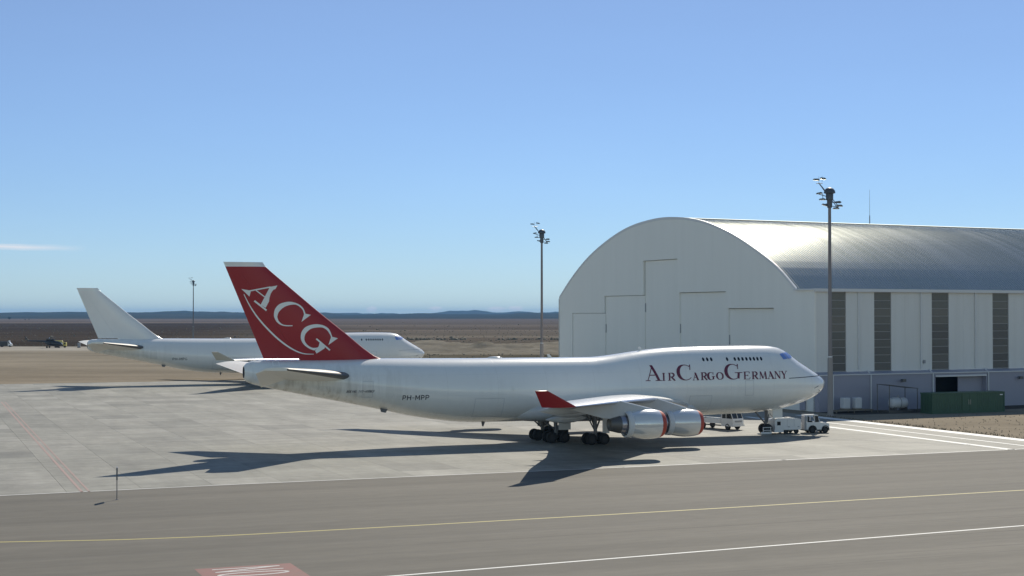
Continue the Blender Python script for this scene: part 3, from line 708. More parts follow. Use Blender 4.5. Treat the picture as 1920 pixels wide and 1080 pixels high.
def glyph(mb, strokes, wid, hgt, place, lift0=0.):
    """strokes laid out in metres (x, y), handed to place(x, y, lift)"""
    lift = lift0
    for pts, wd in strokes:
        P = [Vector((p[0] * wid, p[1] * hgt)) for p in pts]; W = [q * hgt for q in wd] if isinstance(wd, list) else [wd * hgt] * len(P)
        fine, fw = [P[0]], [W[0]]
        for i in range(1, len(P)):
            k_ = max(1, int((P[i] - P[i - 1]).length / .14))
            for q in range(1, k_ + 1): f = q / k_; fine.append(P[i - 1].lerp(P[i], f)); fw.append(W[i - 1] + (W[i] - W[i - 1]) * f)
        vs = []
        for i, p in enumerate(fine):
            d = (fine[min(i + 1, len(fine) - 1)] - fine[max(i - 1, 0)])
            d = d.normalized() if d.length > 1e-6 else Vector((1, 0)); nrm = Vector((-d.y, d.x)) * fw[i] / 2
            if abs(P[0].y - P[-1].y) > .6 * hgt and len(P) == 2: nrm = Vector((math.copysign(fw[i] / 2 / max(.5, abs(d.y)), nrm.x), 0))     # stems end level
            a, b = p + nrm, p - nrm; vs += [place(a.x, a.y, lift), place(b.x, b.y, lift)]
        mb.add(vs, [(2 * i, 2 * i + 1, 2 * i + 3, 2 * i + 2) for i in range(len(fine) - 1)]); lift += .003


TITLE = [('A', 24.69, 22.73, 1), ('I', 22.68, 22.2, 0), ('R', 21.94, 21.0, 0), ('C', 20.69, 18.91, 1), ('A', 18.88, 18.07, 0), ('R', 17.85, 17.0, 0), ('G', 16.93, 16.06, 0), ('O', 15.86, 14.96, 0), ('G', 14.63, 12.53, 1), ('E', 12.42, 11.53, 0), ('R', 11.34, 10.47, 0), ('M', 10.36, 9.29, 0), ('A', 9.24, 8.34, 0), ('N', 8.31, 7.41, 0), ('Y', 7.32, 6.52, 0)]
FINL = dict(
    A=[[(65.76, 16.65), (64.99, 16.8), (66.18, 14.51), (66.69, 14.83)], [(68.64, 16.42), (67.77, 16.27), (67.7, 16.14), (67.82, 15.65), (68.25, 16.06)]],
    C=[[(62.24, 13.88), (62.04, 13.91), (61.53, 13.8), (62.52, 13.08)]],
    G=[[(59.44, 11.47), (59.22, 11.52), (58.69, 11.38), (59.7, 10.7)], [(60.61, 11.05), (60.07, 10.58), (60.1, 10.35), (60.94, 9.82), (61.1, 10.12), (60.72, 10.57)]])
C_OUT = [(63.44, 12.65), (64.03, 12.64), (64.57, 12.74), (65.0, 13.03), (65.27, 13.46), (65.34, 13.88), (65.22, 14.41), (64.79, 14.89), (64.04, 15.12), (63.39, 15.1), (62.74, 14.86), (62.31, 14.47), (62.09, 13.93)]
C_IN = [(63.44, 12.74), (64.03, 12.75), (64.46, 12.84), (64.82, 13.14), (64.98, 13.51), (64.98, 13.72), (64.84, 14.09), (64.41, 14.52), (63.82, 14.78), (63.12, 14.84), (62.63, 14.57), (62.36, 14.25), (62.22, 13.72)]
G_OUT = [(61.16, 10.14), (61.65, 10.31), (62.19, 10.69), (62.52, 11.17), (62.59, 11.65), (62.47, 12.12), (62.09, 12.55), (61.44, 12.79), (60.78, 12.83), (60.13, 12.68), (59.63, 12.33), (59.36, 11.74), (59.25, 11.41)]
G_IN = [(60.78, 10.46), (61.27, 10.41), (61.7, 10.58), (62.06, 10.92), (62.21, 11.32), (62.09, 11.86), (61.6, 12.33), (61.0, 12.49), (60.34, 12.49), (59.85, 12.22), (59.52, 11.74), (59.44, 11.52), (59.41, 11.25)]
SWOOSH = [(68.38, 15.9), (67.77, 14.72), (66.92, 13.46), (65.74, 12.14), (64.56, 11.07), (63.38, 10.27), (62.3, 9.83), (61.21, 9.77)]


def airplane(loc, yaw, livery, label):
    root = thing('cargo_airplane', label, 'airplane', loc, yaw, 'parked cargo airplanes')
    white = M['paint'] if livery else M['paint_b']; red = M['red'] if livery else white
    # fuselage
    mb = MB(); n = 56; rings = []
    import bisect
    ss = sorted(set([q[0] for q in ST] + [x * .8 for x in range(1, 85)])); ss = [x for x in ss if x <= ST[-1][0]]
    for s in ss:
        zt, zb, wd, zc = station(s); rg = []
        for i in range(n):
            a = 2 * math.pi * i / n; c_, s_ = math.cos(a), math.sin(a)
            rg.append((-s, -wd * c_, zc + ((zt - zc) if s_ > 0 else (zc - zb)) * s_))
        rings.append(rg)
    mb.loft(rings); fus = mb.build('fuselage', M['skin'] if livery else M['skin_b'], root, 40)
    mb = MB(); mb.loft([[(-68.3 - d_, k2 * .46 * math.cos(q * math.pi / 10), 7.98 + k2 * .58 * math.sin(q * math.pi / 10)) for q in range(20)] for d_, k2 in ((0, 1.02), (.075, 1.0), (.08, .8), (.07, .3))]); mb.build('exhaust_outlet', M['dark'], fus)
    # nose hairline, windows
    mb = MB(); P = [s * .1 for s in range(7, 64)]
    vs = [skin(s, zz + (6.4 - s) * .03, .012) for s in P for zz in (6.50, 6.58)]
    mb.add(vs, [(2 * i, 2 * i + 1, 2 * i + 3, 2 * i + 2) for i in range(len(P) - 1)]); mb.build('nose_stripe', M['dark_letter'] if livery else M['wing_grey'], fus)

    def window(s, z, ws, hz, m, name, sd, mesh=None):
        mb = MB(); pr = [(.3, -1), (-.3, -1), (-1, -.45), (-1, .45), (-.3, 1), (.3, 1), (1, .45), (1, -.45)]
        vs = []
        for off in (-.03, .014):
            for a, b in pr: p = skin(s + a * ws / 2, z + b * hz / 2, off); vs.append((p[0], p[1] * sd, p[2]))
        mb.add(vs, [tuple(range(8, 16))] + [(i, (i + 1) % 8, 8 + (i + 1) % 8, 8 + i) for i in range(8)]); return mb.build(name, m, fus)
    wins = [17.09, 16.59, 16.08, 14.06, 13.07, 12.57, 12.07, 11.56, 11.06, 10.58, 10.11, 9.62]
    for s in (wins if livery else wins[3:]):
        for sd in (1, -1): window(s, 8.8, .27, .42, M['win'], 'upper_window', sd)
    win_blue = M['sky_glass']
    for sd in (1, -1):
        for pts in ([(6.85, 9.28), (6.25, 9.42), (5.95, 8.74), (6.60, 8.68)], [(6.17, 9.44), (5.62, 9.44), (5.22, 8.78), (5.87, 8.75)], [(5.55, 9.46), (5.32, 9.52), (4.78, 9.12), (5.12, 8.80)]):
            mb = MB(); q = []; G = 6; P4 = [Vector(p) for p in pts]
            for i in range(G + 1):
                for j in range(G + 1):
                    u_, v_ = i / G, j / G; c2 = (P4[0] * (1 - u_) + P4[1] * u_) * (1 - v_) + (P4[3] * (1 - u_) + P4[2] * u_) * v_
                    p = skin(c2.x, min(c2.y, station(c2.x)[0] - .03), .022); q.append((p[0], p[1] * sd, p[2]))
            mb.add(q, [(i * (G + 1) + j, i * (G + 1) + j + 1, (i + 1) * (G + 1) + j + 1, (i + 1) * (G + 1) + j) for i in range(G) for j in range(G)]); mb.build('cockpit_window', win_blue, fus)
    # wing to body fairing
    mb = MB(); rings = []
    for s in [17.2, 17.6, 18.4, 19.6, 21, 23, 26, 30, 34, 36.5, 38, 39, 39.7, 40.1]:
        q = max(0., 1 - abs((s - 28.4) / 11.75) ** 3.2) ** .5; rg = []
        wd, zt, zb = .4 + 3.42 * q, 3.6 + 1.25 * q, 2.75 - .62 * q
        for i in range(32):
            a = 2 * math.pi * i / 32; c_, s_ = math.cos(a), math.sin(a); e = .72
            rg.append((-s, -wd * math.copysign(abs(c_) ** e, c_), (zt + zb) / 2 + (zt - zb) / 2 * math.copysign(abs(s_) ** e, s_)))
        rings.append(rg)
    mb.loft(rings); mb.build('belly_fairing', M['fairing'], root, 40)
    # wings
    for sd in (1, -1):
        mb = MB(); mb.loft(surf(WING, sd, .045, .74)); wg = mb.build('wing', M['wing_grey'], root, 40)
        mb = MB(); mb.loft(surf(WING, sd, 0, .0435)); mb.build('leading_edge', M['bare'], wg, 40)
        for t0, t1, nm in ((3.4, 11.6, 'flap'), (13.2, 21.2, 'flap'), (21.3, 30.5, 'aileron'), (11.65, 13.15, 'aileron')):
            mb = MB(); mb.loft(surf(cut(WING, t0, t1), sd, .7425, 1)); mb.build(nm, M['wing_grey'], wg, 40)
        for t in (5.6, 9.6, 15.2, 19.2):
            sc_ = cut(WING, t, t + .2)[0]; c = sc_[3]; te = sc_[1] + c; zt = sc_[2] - c * .75 * math.tan(R(sc_[5])) - .045 * c + .1
            mb = MB(); rg = []
            L0 = 4.6
            for f, r in ((0, .05), (.12, .24), (.3, .36), (.55, .40), (.8, .26), (.95, .1), (1, .03)):
                x = te - 3.4 + f * L0; rg.append([(-x, -sd * t + .7 * r * math.cos(2 * math.pi * i / 12), zt - .30 - .10 * f + 1.1 * r * math.sin(2 * math.pi * i / 12)) for i in range(12)])
            mb.loft(rg); mb.build('flap_fairing', M['fairing'], wg, 50)
        # winglet
        mb = MB(); rg = []
        for f in (0, .5, 1):
            le, te = 45.05 + (48.22 - 45.05) * f, 48.35 + (49.38 - 48.35) * f; z = 5.74 + (7.25 - 5.74) * f; t = 30.62 + .95 * f; c = te - le
            rg.append([(-(le + x * c), -sd * (t + y * c * .9), z + y * c * -.4) for x, y in airfoil(0, 1, .07)])
        mb.loft(rg); mb.build('winglet', red if livery else M['beige'], wg, 40)
        # engines
        for t, s0, zc, pyl in ((11.85, 22.75, 2.52, [(23.9, 3.86), (27.7, 5.08), (30.5, 4.75), (33.0, 4.15), (29.4, 3.25), (26.2, 3.0)]), (21.0, 31.8, 3.24, [(32.9, 4.62), (36.3, 5.50), (39, 5.3), (41.5, 4.85), (38.2, 3.95), (35.2, 3.7)])):
            og = (-s0, -sd * t, zc); ax = (-1, -0.0, 0.015)
            mb = MB(); mb.revolve([(.525, 1.352), (.8, 1.405), (1.3, 1.45), (1.9, 1.455), (2.5, 1.40), (3.1, 1.30), (3.62, 1.185), (3.55, 1.14), (2.6, 1.2)], og, ax, 40); en = mb.build('engine', M['nacelle'], root, 30)
            mb = MB(); mb.revolve([(.5, .98), (.12, 1.02), (.02, 1.08), (0, 1.11), (.03, 1.16), (.14, 1.235), (.28, 1.29), (.40, 1.325), (.52, 1.352)], og, ax, 40); mb.build('inlet_lip', M['cover_red'] if livery else M['bare'], en, 60)
            mb = MB(); mb.revolve([(.1, 1.03), (.06, .8), (.03, .3), (.03, .02)], og, ax, 32, 0, False, True); mb.build('inlet_cover', M['cover_red'], en, 60)
            mb = MB(); mb.revolve([(3.46, 1.225), (3.5, 1.28), (3.95, 1.25), (4.04, 1.14), (3.7, 1.08)], og, ax, 40); mb.build('nozzle_ring', M['trim'], en, 40)
            mb = MB(); mb.revolve([(2.6, 1.15), (3.0, .95), (3.9, .9), (4.6, .84)], og, ax, 32); mb.build('core_cowl', M['core'], en, 40)
            mb = MB(); mb.revolve([(4.58, .85), (4.7, .83), (5.6, .62), (5.64, .56), (5.45, .3), (5.4, .05)], og, ax, 28, 0, False, True); mb.build('exhaust_nozzle', M['dark_metal'], en, 40)
            P = [(-x, z) for x, z in pyl]; mb = MB(); mb.prism(P, -sd * t - .2, -sd * t + .2); mb.build('pylon', M['wing_grey'], en)
            mb = MB(); mb.tube((P[0][0] + .05, -sd * t, P[0][1] - .03), (P[1][0], -sd * t, P[1][1] - .03), .15, .13, 12); mb.build('pylon_cap', M['paint'], en, 60)
        # tailplane
        mb = MB(); mb.loft(surf(STAB, sd, .07, .72)); tp = mb.build('tailplane', M['tail_paint'], root, 40)
        mb = MB(); mb.loft(surf(STAB, sd, 0, .068)); mb.build('leading_edge', M['dark_metal'], tp, 40)
        mb = MB(); sec = cut(STAB, 2.0, 10.7); mb.loft([[(x, y, z + (x + c_[1] + .7225 * c_[3]) * math.tan(R(21 if sd > 0 else 3))) for x, y, z in rg_] for c_, rg_ in zip(sec, surf(sec, sd, .7225, 1))]); mb.build('elevator', M['tail_paint'], tp, 40)
    # fin, rudder, cap
    mb = MB(); mb.loft(fin_piece(9.1, 18.70, 0, .70, 24)); fin = mb.build('fin', red, root, 50)
    mb = MB(); mb.loft(fin_piece(9.34, 18.70, .7015, 1, 8)); mb.build('rudder', red, fin, 50)
    mb = MB(); mb.loft(fin_piece(18.72, 19.15, 0, 1, 3)); mb.build('fin_cap', M['paint'], fin, 50)
    fp = lambda s, z, o: (-s, -(fin_t(s, z) + .03 + o), z)
    if livery:
        def fin_poly(mb, poly, o):
            c = (sum(p[0] for p in poly) / len(poly), sum(p[1] for p in poly) / len(poly)); q = [fp(*p, o) for p in poly]
            mb.add(q, [tuple(range(len(q)))])
        def band(mb, a, b, o):
            vs = []
            for p, q in zip(a, b): vs += [fp(*p, o), fp(*q, o)]
            mb.add(vs, [(2 * i, 2 * i + 1, 2 * i + 3, 2 * i + 2) for i in range(len(a) - 1)])
        def thin(mb, pts, wd, o):
            a, b = [], []
            for i, p in enumerate(pts):
                d = (Vector(pts[min(i + 1, len(pts) - 1)]) - Vector(pts[max(0, i - 1)])).normalized(); k_ = wd[i] / 2 if isinstance(wd, list) else wd / 2
                a.append((p[0] - d.y * k_, p[1] + d.x * k_)); b.append((p[0] + d.y * k_, p[1] - d.x * k_))
            band(mb, a, b, o)
        sm = lambda l: [tuple(p) for p in smooth_pts(l, 4)]
        mb = MB()
        for i, q in enumerate(FINL['A']): fin_poly(mb, q, .004 * i)
        thin(mb, [(67.98, 16.19), (65.7, 16.63)], .13, .010); thin(mb, [(67.33, 15.23), (66.09, 14.25)], .18, .014); thin(mb, [(67.19, 16.3), (66.29, 15.62)], .11, .018)
        mb.build('letter', M['fin_letter'], fin)
        mb = MB(); band(mb, sm(C_OUT), sm(C_IN), 0); fin_poly(mb, FINL['C'][0], .005); mb.build('letter', M['fin_letter'], fin)
        mb = MB(); band(mb, sm(G_OUT), sm(G_IN), 0)
        for i, q in enumerate(FINL['G']): fin_poly(mb, q, .005 + .004 * i)
        thin(mb, [(60.98, 11.35), (59.54, 10.15)], .16, .016); mb.build('letter', M['fin_letter'], fin)
        mb = MB(); thin(mb, sm(SWOOSH), [.04 + .13 * math.sin(math.pi * min(1, (i + 2) / 31)) for i in range(29)], .002); mb.build('swoosh', M['fin_letter'], fin)
        for ch, s0, s1, big in TITLE:
            h = 1.72 if big else .84; mb = MB(); glyph(mb, SERIF[ch] if big else [(p, [q * 1.4 for q in wd] if isinstance(wd, list) else wd * 1.4) for p, wd in SERIF[ch]], s0 - s1, h, lambda x, y, o: skin(s0 - x, 6.53 + y, .02 + o)); mb.build('letter', M['maroon'], fus)
        mb = MB(); x = 58.2
        for ch in 'BOEING 747-400BCF':
            if ch != ' ': glyph(mb, SANS[ch], .15, .24, lambda a, b, o: skin(x - a - b * .25, 5.83 + b, .015 + o))
            x -= .168
        mb.build('type_marking', M['faded'], fus)
        mb = MB()
        for a, b, c_, d in ((65.6, 9.07, 64.88, 8.98), (65.6, 8.67, 64.88, 8.58), (65.6, 8.98, 65.5, 8.67), (64.98, 8.98, 64.88, 8.67)):
            vs = [skin(a, b, .02), skin(c_, b, .02), skin(c_, d, .02), skin(a, d, .02)]; mb.add(vs, [(0, 1, 2, 3)])
        mb.build('square_marking', M['fin_letter'], fus)
        mb = MB(); glyph(mb, [([(.15, 0), (.15, 1)], .2), ([(.15, .95), (.6, .8), (.15, .5)], .2), ([(.3, .5), (.75, 0)], .2)], .5, .5, lambda a, b, o: skin(40.5 - a, 5.75 + b, .015 + o)); mb.build('panel_marking', M['fin_letter'], fus)
    x0 = 52.4
    for ch, wd, gap in zip('PH-MP' + ('P' if livery else 'G'), (.37, .42, .28, .48, .37, .41), (.1, .08, .08, .12, .1, 0)):
        mb = MB(); glyph(mb, SANS[ch], wd, .5, lambda a, b, o: skin(x0 - a, 4.98 + b, .015 + o)); mb.build('registration_letter', M['dark_letter'], fus); x0 -= wd + gap
    # small fittings
    mb = MB(); mb.prism([(-42.3, 2.4), (-42.75, 2.4), (-42.65, 1.85), (-42.52, 1.8)], -.05, .05); mb.build('drain_mast', M['gear'], fus)
    mb = MB(); mb.prism([(-53.5, 3.95), (-54.3, 4.1), (-54.2, 3.7), (-53.7, 3.6)], -1.0, -.9); mb.build('outflow_scoop', M['gear'], fus)
    mb = MB(); mb.revolve([(0, .5), (.12, .46), (.2, .3), (.24, .05)], (-41.2, 0, 9.08), (0, 0, 1), 20, 0, False, True)
    for i, p in enumerate(mb.v): mb.v[i] = (-41.2 + (p[0] + 41.2) * 1.8, p[1] * .8, p[2])
    mb.build('antenna_fairing', white, fus, 60)
    for a, z in ((34.5, 0), (23.5, 0)):
        mb = MB(); zz = station(a)[0] - .02; mb.prism([(-a, zz), (-a - .5, zz), (-a - .55, zz + .4), (-a - .35, zz + .4)], -.03, .03); mb.build('blade_antenna', white, fus)
    for pts in ([(2.0, 5.3), (1.6, 5.45), (1.3, 5.55)], [(1.2, 5.1), (.9, 5.0), (.95, 4.75), (1.3, 4.72)]):
        mb = MB(); q = []
        for a, b in zip(pts, pts[1:]): mb.tube(skin(a[0] + .4, a[1], .01), skin(b[0] + .4, b[1], .01), .035, None, 5)
        mb.build('probe', M['gear'], fus)
    # cargo door and crew door outlines
    def outline(s0, s1, z0, z1, nm):
        mb = MB(); wd = .045
        per = [(s0, z0 + (z1 - z0) * i / 12) for i in range(13)] + [(s0 + (s1 - s0) * i / 8, z1) for i in range(1, 9)] + [(s1, z1 - (z1 - z0) * i / 12) for i in range(1, 13)] + [(s1 + (s0 - s1) * i / 8, z0) for i in range(1, 9)]
        cx, cz = (s0 + s1) / 2, (z0 + z1) / 2; vs = []
        for a, b in per: vs += [skin(a, b, .008), skin(a + math.copysign(wd, cx - a) * (abs(a - cx) > abs(s0 - cx) - .01), b + math.copysign(wd, cz - b) * (abs(b - cz) > abs(z0 - cz) - .01), .008)]
        mb.add(vs, [(2 * i, 2 * i + 1, 2 * i + 3, 2 * i + 2) for i in range(len(per) - 1)]); mb.build(nm, M['fairing'], fus)
    outline(44.6, 41.3, 3.0, 5.0, 'cargo_door'); outline(19.2, 16.4, 2.9, 4.8, 'cargo_door'); outline(12.2, 11.1, 4.7, 6.4, 'crew_door'); outline(56.6, 55.5, 5.3, 7.0, 'crew_door')
    # landing gear
    def bogie(s, t, ztop, name, doors):
        mb = MB(); mb.tube((-s, -t, .75), (-s, -t * .97, ztop), .19, .22, 12); mb.tube((-s - 1.05, -t, .66), (-s + 1.05, -t, .66), .15, None, 8)
        mb.tube((-s, -t, 1.3), (-s - 1.3, -t * .95, ztop - .2), .08, None, 8); mb.tube((-s, -t, 1.4), (-s + 1.2, -t * .95, ztop - .1), .10, None, 8); mb.tube((-s, -t, 1.5), (-s, -t * .6, ztop), .09, None, 8)
        for a in (-.74, .74): mb.tube((-s + a, -t - .5, .62), (-s + a, -t + .5, .62), .09, None, 8)
        g = mb.build(name, M['gear'], root, 40)
        for a in (-.74, .74):
            for b in (-.56, .56):
                mb = MB(); y0 = -t + b
                mb.revolve([(-.22, .34), (-.225, .48), (-.19, .575), (-.1, .617), (.1, .617), (.19, .575), (.225, .48), (.22, .34)], (-s + a, y0, .62), (0, 1, 0), 26, 0)
                mb.revolve([(-.2, .02), (-.16, .2), (-.2, .345)], (-s + a, y0, .62), (0, 1, 0), 26, 1, True, False); mb.revolve([(.2, .345), (.16, .2), (.2, .02)], (-s + a, y0, .62), (0, 1, 0), 26, 1, False, True)
                mb.build('wheel', [M['rubber'], M['hub']], g, 40)
        if doors:
            mb = MB(); x0_, x1_, z0_, z1_, yy = doors; mb.box(-x1_, -x0_, yy - .03, yy + .03, z0_, z1_); mb.build('gear_door', M['fairing'], g)
    for sd in (1, -1):
        bogie(31.8, 5.5 * sd, 4.1, 'wing_gear', (30.4, 31.2, 1.2, 3.2, -6.0 * sd))
        bogie(34.86, 1.93 * sd, 2.6, 'body_gear', (33.6, 35.0, 1.45, 2.4, -3.0 * sd))
    mb = MB(); mb.tube((-7.72, 0, .7), (-7.55, 0, 2.9), .15, .2, 12); mb.tube((-7.7, 0, 1.2), (-9.2, 0, 2.75), .09, None, 8); mb.tube((-7.72, -.55, .62), (-7.72, .55, .62), .1, None, 8); mb.tube((-7.6, .25, 1.3), (-7.4, .25, 2.3), .07, None, 6); mb.tube((-7.6, -.25, 1.3), (-7.4, -.25, 2.3), .07, None, 6)
    ng = mb.build('nose_gear', M['gear'], root, 40)
    for b in (-.46, .46):
        mb = MB(); mb.revolve([(-.22, .34), (-.225, .48), (-.19, .575), (-.1, .617), (.1, .617), (.19, .575), (.225, .48), (.22, .34)], (-7.72, b, .62), (0, 1, 0), 26, 0); mb.revolve([(-.2, .02), (-.16, .2), (-.2, .345)], (-7.72, b, .62), (0, 1, 0), 26, 1, True); mb.revolve([(.2, .345), (.16, .2), (.2, .02)], (-7.72, b, .62), (0, 1, 0), 26, 1, False, True)
        mb.build('wheel', [M['rubber'], M['hub']], ng, 40)
    for b in (-.75, .75): mb = MB(); mb.box(-7.2, -5.9, b - .03, b + .03, 1.9, 2.95); mb.build('gear_door', white, ng)
    return root


airplane((36.54, 176.03, 0), R(21.26), True, 'white four-engined cargo jet with red tail lettered ACG, parked beside the hangar')
airplane((-18.6, 314.7, -.1), R(20.34), False, 'plain white four-engined cargo jet with unlettered white tail, parked behind the red-tailed one')

# ------------------------------------------------------------------ hangar (x along the side wall, y along the gable)
HW, HL = 78.5, 128.0
hg = thing('hangar', 'large white arched hangar with ribbed metal roof and stepped gable doors', 'hangar', (43.3, 213.8, -.06), R(26))
ARCH = [(4.46, 17.45), (8.98, 20.75), (14.63, 23.65), (20.54, 26.14), (26.74, 28.09), (31.92, 29.15), (37.0, 29.68), (41.2, 29.85), (45.4, 29.68), (50.5, 29.15), (55.7, 28.09), (61.9, 26.14), (67.8, 23.65), (73.4, 20.4), (78.2, 16.95)]
arch = smooth_pts(ARCH, 4)
DOORS = [(60.85, 73.0, 14.2), (47.35, 60.85, 17.25), (36.45, 47.35, 23.15), (22.4, 36.45, 17.55), (9.75, 22.4, 14.9)]
step = [(73.0, 0)] + [q for y0, y1, zt in DOORS for q in ((y1, zt), (y0, zt))] + [(9.75, 0)]
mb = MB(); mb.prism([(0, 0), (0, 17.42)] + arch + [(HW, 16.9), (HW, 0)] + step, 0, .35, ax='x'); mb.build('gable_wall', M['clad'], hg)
mb = MB(); mb.prism([(0, 0), (0, 17.42)] + arch + [(HW, 16.9), (HW, 0)], HL - .3, HL, ax='x'); mb.build('gable_wall', M['clad'], hg)
# verge trim following the arch
mb = MB(); rg = []
for y, z in arch: rg.append([(-.04, y, z - .02), (-.04, y, z + .40), (.3, y, z + .40), (.3, y, z - .02)])
mb.loft(rg); mb.build('verge_trim', M['trim'], hg)
for q, (y0, y1, zt) in enumerate(DOORS):
    xd = .10 + .12 * q
    mb = MB(); mb.bbox(xd, xd + .11, y0 - .15, y1 - .07, .1, zt - .06, .03); dp = mb.build('door_panel', M['clad'], hg)
    if q: mb = MB(); mb.box(xd - .09, xd - .002, y1 - .36, y1 - .12, zt * .62, zt * .62 + 1.5); mb.build('latch_box', M['vgrey'], dp)
mb = MB(); mb.box(1.3, 1.4, 9, 74, .1, 14.6); mb.box(1.3, 1.4, 22, 62, 14.6, 17.3); mb.box(1.3, 1.4, 36, 47.8, 17.3, 23.0); mb.build('door_backing', M['dark'], hg)
# gable cladding seams stand a little proud
for q in range(8): mb = MB(); zz = 2.4 + q * 1.95; mb.box(-.02, -.001, .3, 9.3, zz, zz + .03); mb.build('cladding_seam', M['clad'], hg)
# ribbed roof


def roof():
    mb = MB(); pitch = .52; n = int((HL + .1) / pitch); prof = []
    for i in range(n):
        x = .31 + i * pitch; big = random.uniform(-.012, .012)
        prof += [(x, 0), (x + .36, 0), (x + .39, .06 + big), (x + .47, .06 + big)]
    prof.append((.31 + n * pitch, 0)); ar = smooth_pts(ARCH, 3); rows = []
    ar = [(3.7, 17.0)] + ar[0:] + [(78.75, 16.5)]
    for k_, (y, z) in enumerate(ar):
        p, q = Vector(ar[max(0, k_ - 1)]), Vector(ar[min(len(ar) - 1, k_ + 1)]); d = (q - p).normalized(); nr = Vector((-d.y, d.x))
        rows.append([(x, y + nr.x * (.2 + h), z + nr.y * (.2 + h)) for x, h in prof])
    mb.loft(rows, 0, False, False, False); return mb.build('roof', M['roof'], hg)


roof()
mb = MB(); mid = [(y, z) for y, z in smooth_pts(ARCH, 4) if 32.5 <= y <= 49.9]
mb.loft([[(x, y, z + .36) for y, z in mid] + [(x, y, z + .30) for y, z in reversed(mid)] for x in (.32, HL + .2)]); mb.build('ridge_dim_band', M['ridge'], hg, 40)  # added band over the ridge; its dark colour holds the dimmer sky reflection there
mb = MB(); mb.box(-.35, HL, -.35, 4.6, 17.42, 17.62); mb.build('eave_ledge', M['trim'], hg)
mb = MB(); mb.box(-.35, HL, -.5, -.352, 17.2, 17.64); mb.build('gutter', M['trim'], hg)
mb = MB(); mb.box(0, HL, HW - .35, HW, 0, 16.8); mb.build('rear_wall', M['clad'], hg)
# side wall: cladding panels, glazed strips, downpipes, plinth
strips = [(2.56, 5.65), (10.8, 13.97), (21.67, 24.98), (33.67, 36.93)]; pipes = [7.86, 19.52, 30.14]
while strips[-1][1] < HL - 12: strips.append((strips[-1][0] + 11.6, strips[-1][1] + 11.6)); pipes.append(pipes[-1] + 11.3)
x = .36
ZB = 5.62
for a, b in strips + [(HL, HL)]:
    k_ = max(1, round((a - x) / 2.6))
    for q in range(k_):
        p0, p1 = x + (a - x) * q / k_, x + (a - x) * (q + 1) / k_
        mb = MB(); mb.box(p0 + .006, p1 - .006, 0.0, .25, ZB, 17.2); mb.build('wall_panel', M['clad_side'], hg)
    x = b
for a, b in strips[:-1]:
    mb = MB(); mb.box(a, b, .14, .2, ZB, 17.2); gz = mb.build('glazed_strip', M['rail'], hg); nr = 10
    for q in range(nr):
        z0, z1 = ZB + .1 + (17.1 - ZB - .1) * q / nr, ZB + .1 + (17.1 - ZB - .1) * (q + 1) / nr
        mb = MB(); mb.box(a + .08, b - .08, .10 + random.uniform(0, .012), .138, z0 + .05, z1 - .05); mb.build('pane', M['pane'], gz)
for p in pipes:
    if p < HL: mb = MB(); mb.tube((p, -.12, 5.9), (p, -.12, 17.2), .13, None, 10); mb.build('downpipe', M['trim'], hg, 40)
OP = (21.5, 31.45)
mb = MB(); mb.box(0, OP[0], -.9, .3, 0, 5.2); mb.build('plinth_wall', M['plinth'], hg)
mb = MB(); mb.box(OP[1], HL, -.9, .3, 0, 5.2); mb.build('plinth_wall', M['plinth'], hg)
mb = MB(); mb.box(OP[0], OP[1], -.9, .3, 4.75, 5.2); mb.build('plinth_wall', M['plinth'], hg)
mb = MB(); mb.prism([(-1.0, 5.2), (-1.0, 5.34), (.0, 5.62), (.28, 5.62), (.28, 5.2)], -.1, HL, ax='x'); mb.build('plinth_cap', M['plinth'], hg)
mb = MB(); mb.box(-.1, HL, -1.06, -1.002, 5.16, 5.30); mb.build('plinth_trim', M['trim'], hg)
mb = MB(); mb.box(OP[0], OP[1], -1.05, -.902, 4.62, 4.86); mb.build('door_lintel', M['trim'], hg)
mb = MB(); mb.box(26.7, OP[1], .0, .12, 0, 4.75); mb.build('sliding_door', M['plinth'], hg)
mb = MB(); mb.box(OP[0] - .1, OP[1] + .1, 3.0, 3.1, 0, 5.2); mb.box(OP[0] - .1, OP[0], .31, 3.0, 0, 5.2); mb.box(OP[1], OP[1] + .1, .31, 3.0, 0, 5.2); mb.box(OP[0], OP[1], .31, 3.0, 5.0, 5.1); mb.build('loading_bay', M['dark'], hg)
mb = MB(); mb.box(OP[0], OP[0] + .55, .0, .12, 0, 4.75); mb.build('sliding_door', M['plinth'], hg)
for p in (2.5, 9.33, 20.95, 31.8, 43, 54.5, 66):
    mb = MB(); mb.tube((p, -1.02, .1), (p, -1.02, 5.15), .10, None, 8); mb.tube((p, -1.02, 5.15), (p, -.2, 5.75), .10, None, 8); mb.build('downpipe', M['trim'], hg, 40)
for p in (14.97, 37.91, 60.5):
    mb = MB(); mb.box(p - .05, p + .05, -1.35, -.9, 4.3, 4.4); mb.box(p - .32, p + .32, -1.7, -1.3, 4.05, 4.45); mb.build('wall_lamp', M['dark_metal'], hg)
for p, z in ((20.1, 6.9),):
    mb = MB(); mb.box(p - .2, p + .2, -.15, -.002, z - .25, z + .25); mb.build('vent_box', M['vgrey'], hg)
mb = MB(); mb.box(-.25, -.10, 2.0, 3.2, .1, 2.3); mb.build('side_door', M['plinth'], hg)
for q in range(46): mb = MB(); p = 1.2 + q * 2.7; 
# mast on the ridge
t = thing('radio_mast', 'thin radio mast standing on the hangar roof ridge', 'antenna', (43.3 + .8988 * 44.0 - .4384 * 41.2, 213.8 + .4384 * 44.0 + .8988 * 41.2, 30.2))
mb = MB(); mb.tube((0, 0, -.1), (0, 0, 1.6), .09, .08, 8); mb.build('mast_socket', M['mast'], t)
mb = MB(); mb.tube((0, 0, 1.6), (0, 0, 6.3), .035, .018, 6); mb.build('whip', M['mast'], t)

# ------------------------------------------------------------------ apron floodlight masts


